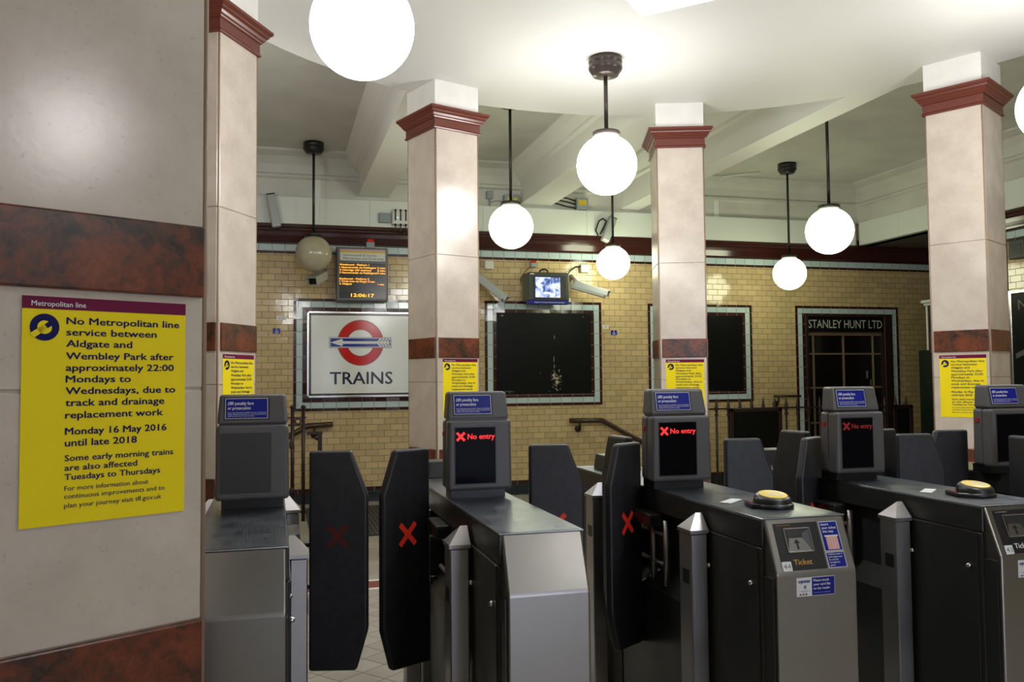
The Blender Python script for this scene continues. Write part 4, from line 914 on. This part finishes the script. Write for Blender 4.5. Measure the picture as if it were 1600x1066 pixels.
obj('conduit', MB().cyl((3.11, WY - 0.11, 4.04), (3.11, WY - 0.11, 4.16), 0.014, 10).tube([(3.12, WY - 0.11, 4.09), (3.2, WY - 0.11, 4.12), (3.33, WY - 0.11, 4.115)], 0.007, 8), 'greybox', label='short grey pipe and wire under the small switch box', cat='pipe', loc=(3.11, WY - 0.11, 4.04))
def yl_box(x0, x1, z0, z1, lab, side):
    t = thing('junction_box', ((x0 + x1) / 2, WY - 0.05, z0), lab, 'box', 'grey cable boxes with yellow labels'); hw = (x1 - x0) / 2; h = z1 - z0
    obj('case', MB().box(-hw, hw, -0.12, 0, 0, h, 0.006, 2), 'greybox', t)
    m = MB()
    if side: m.box(-hw * .7, hw * .7, -0.122, -0.119, h * .35, h * .8)
    else: m.box(-hw * .6, -hw * .15, -0.122, -0.119, h * .2, h * .75).box(hw * .2, hw * .65, -0.122, -0.119, h * .2, h * .75)
    obj('yellow_label', m, 'ystrip', t)
yl_box(3.325, 3.565, 4.045, 4.215, 'grey cable box with two yellow labels behind the left lit globe', 0)
yl_box(4.475, 4.661, 4.045, 4.221, 'grey cable box with one yellow label, left of the middle lit globe', 1)
for k, (dz, lab) in enumerate(((0.0, 'lowest of three cables running left from the yellow-labelled box'), (0.06, 'middle of three cables running left from the yellow-labelled box'), (0.11, 'top of three cables running left from the yellow-labelled box'))):
    cable([(4.48, WY - 0.11, 4.065 + dz), (4.34, WY - 0.12, 4.08 + dz * 1.2), (4.20, WY - 0.1, 4.12 + dz), (4.10, WY - 0.08, 4.14 + dz * .6)], lab, 0.012)
def strap(x, ytop, label):
    return obj('conduit', MB().box(x, x + 0.085, WY - 0.07, WY - 0.04, 4.035, 4.60, 0.004, 1).tube([(x + 0.02, WY - 0.06, 4.58), (x + 0.06, WY - 0.3, ZB - 0.03), (x + ytop, WY - (0.38 if ytop == 0 else 0.65), ZB - 0.02)], 0.014, 8), 'board', label=label, cat='pipe', loc=(x, WY - 0.05, 4.035))
strap(0.55, 0.0, 'flat white conduit on the plaster behind the rod of the unlit globe'); strap(6.87, 0.5, 'flat white conduit on the plaster left of the right-hand small globe')

# ------------------------------------------------------------------ railings and handrails
FY = 11.3
t = thing('railing', (6.216, FY, ZL), 'dark spiked railing in front of the back wall, right of the middle pillar', 'railing')
obj('rail', MB().box(-0.25, 3.37, -0.012, 0.012, 0.985 - ZL - 0.02, 0.985 - ZL + 0.005).box(-0.25, 3.37, -0.012, 0.012, 0.15, 0.175), 'iron', t)
bar = MB().cyl((0, 0, 0), (0, 0, 1.20), 0.017, 10).lathe([(0.020, 1.24), (0.030, 1.27), (0.024, 1.30), (0.010, 1.40), (0.0, 1.43)], (0, 0, 0), 10).lathe([(0.03, 1.17), (0.03, 1.19), (0.018, 1.20), (0.020, 1.24)], (0, 0, 0), 10)
b0 = obj('baluster', bar, 'iron', t)
for k in range(1, 18):
    c = b0.copy(); COL.objects.link(c); c.parent = t; c.location = (0.193 * k, 0, 0)
for x0, x1, lab in ((6.40, 7.265, 'black notice board with a brown frame hung on the spiked railing'), (9.22, 9.58, 'dark board hung on the far right end of the spiked railing')):
    t = thing('notice_board', ((x0 + x1) / 2, FY - 0.03, 0.1), lab, 'board'); hw = (x1 - x0) / 2
    obj('panel', MB().box(-hw, hw, -0.02, 0.0, -0.2, 0.885), 'blackboard', t)
    obj('frame', MB().box(-hw, -hw + 0.06, -0.035, 0, -0.2, 0.885, 0.004, 1).box(hw - 0.06, hw, -0.035, 0, -0.2, 0.885, 0.004, 1).box(-hw, hw, -0.035, 0, 0.83, 0.885, 0.004, 1), 'iron', t)
def handrail(pts, label, brk, r=0.04):
    t = thing('handrail', pts[0], label, 'handrail'); p0 = Vector(pts[0])
    obj('rail', MB().tube([Vector(p) - p0 for p in pts], r, 14), 'wood', t)
    for b in brk:
        q = Vector(b) - p0
        obj('bracket', MB().tube([q, q + Vector((0, 0.0, -0.09)), q + Vector((0, 0.1, -0.12))], 0.016, 8).lathe([(0, 0), (0.05, 0), (0.05, 0.02), (0, 0.02)], (0, 0, 0), 16, mat=Matrix.Translation(q + Vector((0, 0.105, -0.12))) @ Matrix.Rotation(PI / 2, 4, 'X')), 'iron', t)
handrail([(4.337, WY - 0.11, 0.80), (4.857, WY - 0.11, 0.795), (5.544, WY - 0.11, 0.43), (6.30, WY - 0.11, 0.03), (6.62, WY - 0.11, -0.13)], 'dark handrail on the wall sloping down to the right, under the worn black panel', [(4.50, WY - 0.11, 0.79), (5.42, WY - 0.11, 0.50)])
handrail([(0.802, WY - 0.11, 0.825), (0.451, WY - 0.11, 0.81), (0.217, WY - 0.11, 0.68), (-0.9, WY - 0.11, 0.08)], 'dark handrail on the wall sloping down to the left, under the TRAINS sign', [(0.55, WY - 0.11, 0.80)])
handrail([(7.866, WY - 0.11, 1.125), (8.36, WY - 0.11, 1.12)], 'short straight handrail on the wall left of the shop doorway', [(7.95, WY - 0.11, 1.12)], 0.022)
t = thing('stair_gate', (0.222, 11.0, ZL), 'tall dark double gate post with a ring between its bars, left of the left paddle', 'gate post')
for x in (0.0, 0.131): obj('post', MB().cyl((x, 0, 0), (x, 0, 1.39), 0.022, 12).lathe([(0.022, 1.39), (0.034, 1.40), (0.03, 1.42), (0, 1.435)], (x, 0, 0), 12), 'iron', t)
obj('crossbar', MB().box(-0.9, 0.17, -0.012, 0.012, 1.265, 1.285).box(-0.9, 0.17, -0.012, 0.012, 1.175, 1.195).box(-0.9, 0.17, -0.012, 0.012, 0.10, 0.125), 'iron', t)
rg = MB(); rg.tube([(0.0655 + 0.034 * math.cos(2 * PI * i / 20), 0, 1.23 + 0.034 * math.sin(2 * PI * i / 20)) for i in range(21)], 0.009, 8); obj('ring', rg, 'iron', t)
obj('hinge_block', MB().box(-0.04, 0.02, -0.03, 0.03, 0.90, 0.98, 0.008, 2).box(-0.03, 0.02, -0.03, 0.03, 0.36, 0.42, 0.008, 2), 'iron', t)
t = thing('stair_post', (0.55, 11.0, ZL), 'short dark post with an arm, half hidden behind the left paddle', 'post')
obj('post', MB().box(-0.022, 0.03, -0.02, 0.02, 0, 1.08, 0.004, 1), 'iron', t); obj('arm', MB().box(-0.15, 0.035, -0.015, 0.015, 1.06, 1.10, 0.004, 1).tube([(-0.06, 0, 1.03), (-0.02, 0, 1.0)], 0.02, 8), 'iron', t)

# ------------------------------------------------------------------ right side: kiosk, wall fittings
t = thing('kiosk', (10.24, 11.0, ZL), 'tall dark kiosk with a pale cornice in the corridor, beside the right pillar', 'kiosk')
obj('cabinet', MB().box(-0.52, 0.45, -0.08, 0.25, 0, 2.12, 0.01, 1).box(-0.36, 0.45, -0.04, 0.25, 2.12, 2.84, 0.006, 1), 'kiosk', t)
obj('cornice', MB().box(-0.44, 0.5, -0.12, 0.27, 2.86, 2.91, 0.015, 2).box(-0.40, 0.46, -0.08, 0.26, 2.82, 2.86, 0.01, 1), 'offwhite', t)
obj('corner_strip', MB().box(-0.375, -0.355, 0.20, 0.23, 2.12, 2.82), 'offwhite', t)
t = thing('wall_speaker', (9.62, 9.2, 2.98), 'small dark square box on the tiles at the right edge', 'box')
obj('case', MB().box(-0.12, 0, -0.18, 0.07, 0, 0.25, 0.01, 2), 'monitor', t); obj('grille', MB().box(-0.124, -0.118, -0.14, 0.03, 0.05, 0.20), 'black', t)
t = thing('display_cabinet', (9.62, 8.3, 0.6), 'dark glazed cabinet with a pale metal edge at the right edge', 'cabinet')
obj('case', MB().box(-0.10, 0, -1.2, 0.98, 0, 1.93, 0.01, 1), 'blackboard', t); obj('top_edge', MB().box(-0.12, 0, -1.2, 1.0, 1.92, 1.96, 0.004, 1).box(-0.12, 0, 0.96, 1.0, 0, 1.93, 0.004, 1), 'silver', t)
obj('lettering', MB().text('No entry', 0, 0, 0.13, 0, 0.8, mat=Matrix.Translation((-0.103, 0.86, 1.70)) @ Matrix.Rotation(-PI / 2, 4, 'Z')), 'grey', t)
obj('shelf', MB().prism([(0.92, 1.05), (-0.6, 1.60), (-0.6, 1.68), (0.92, 1.12)], 0, -0.104, -0.1), 'dframe', t)
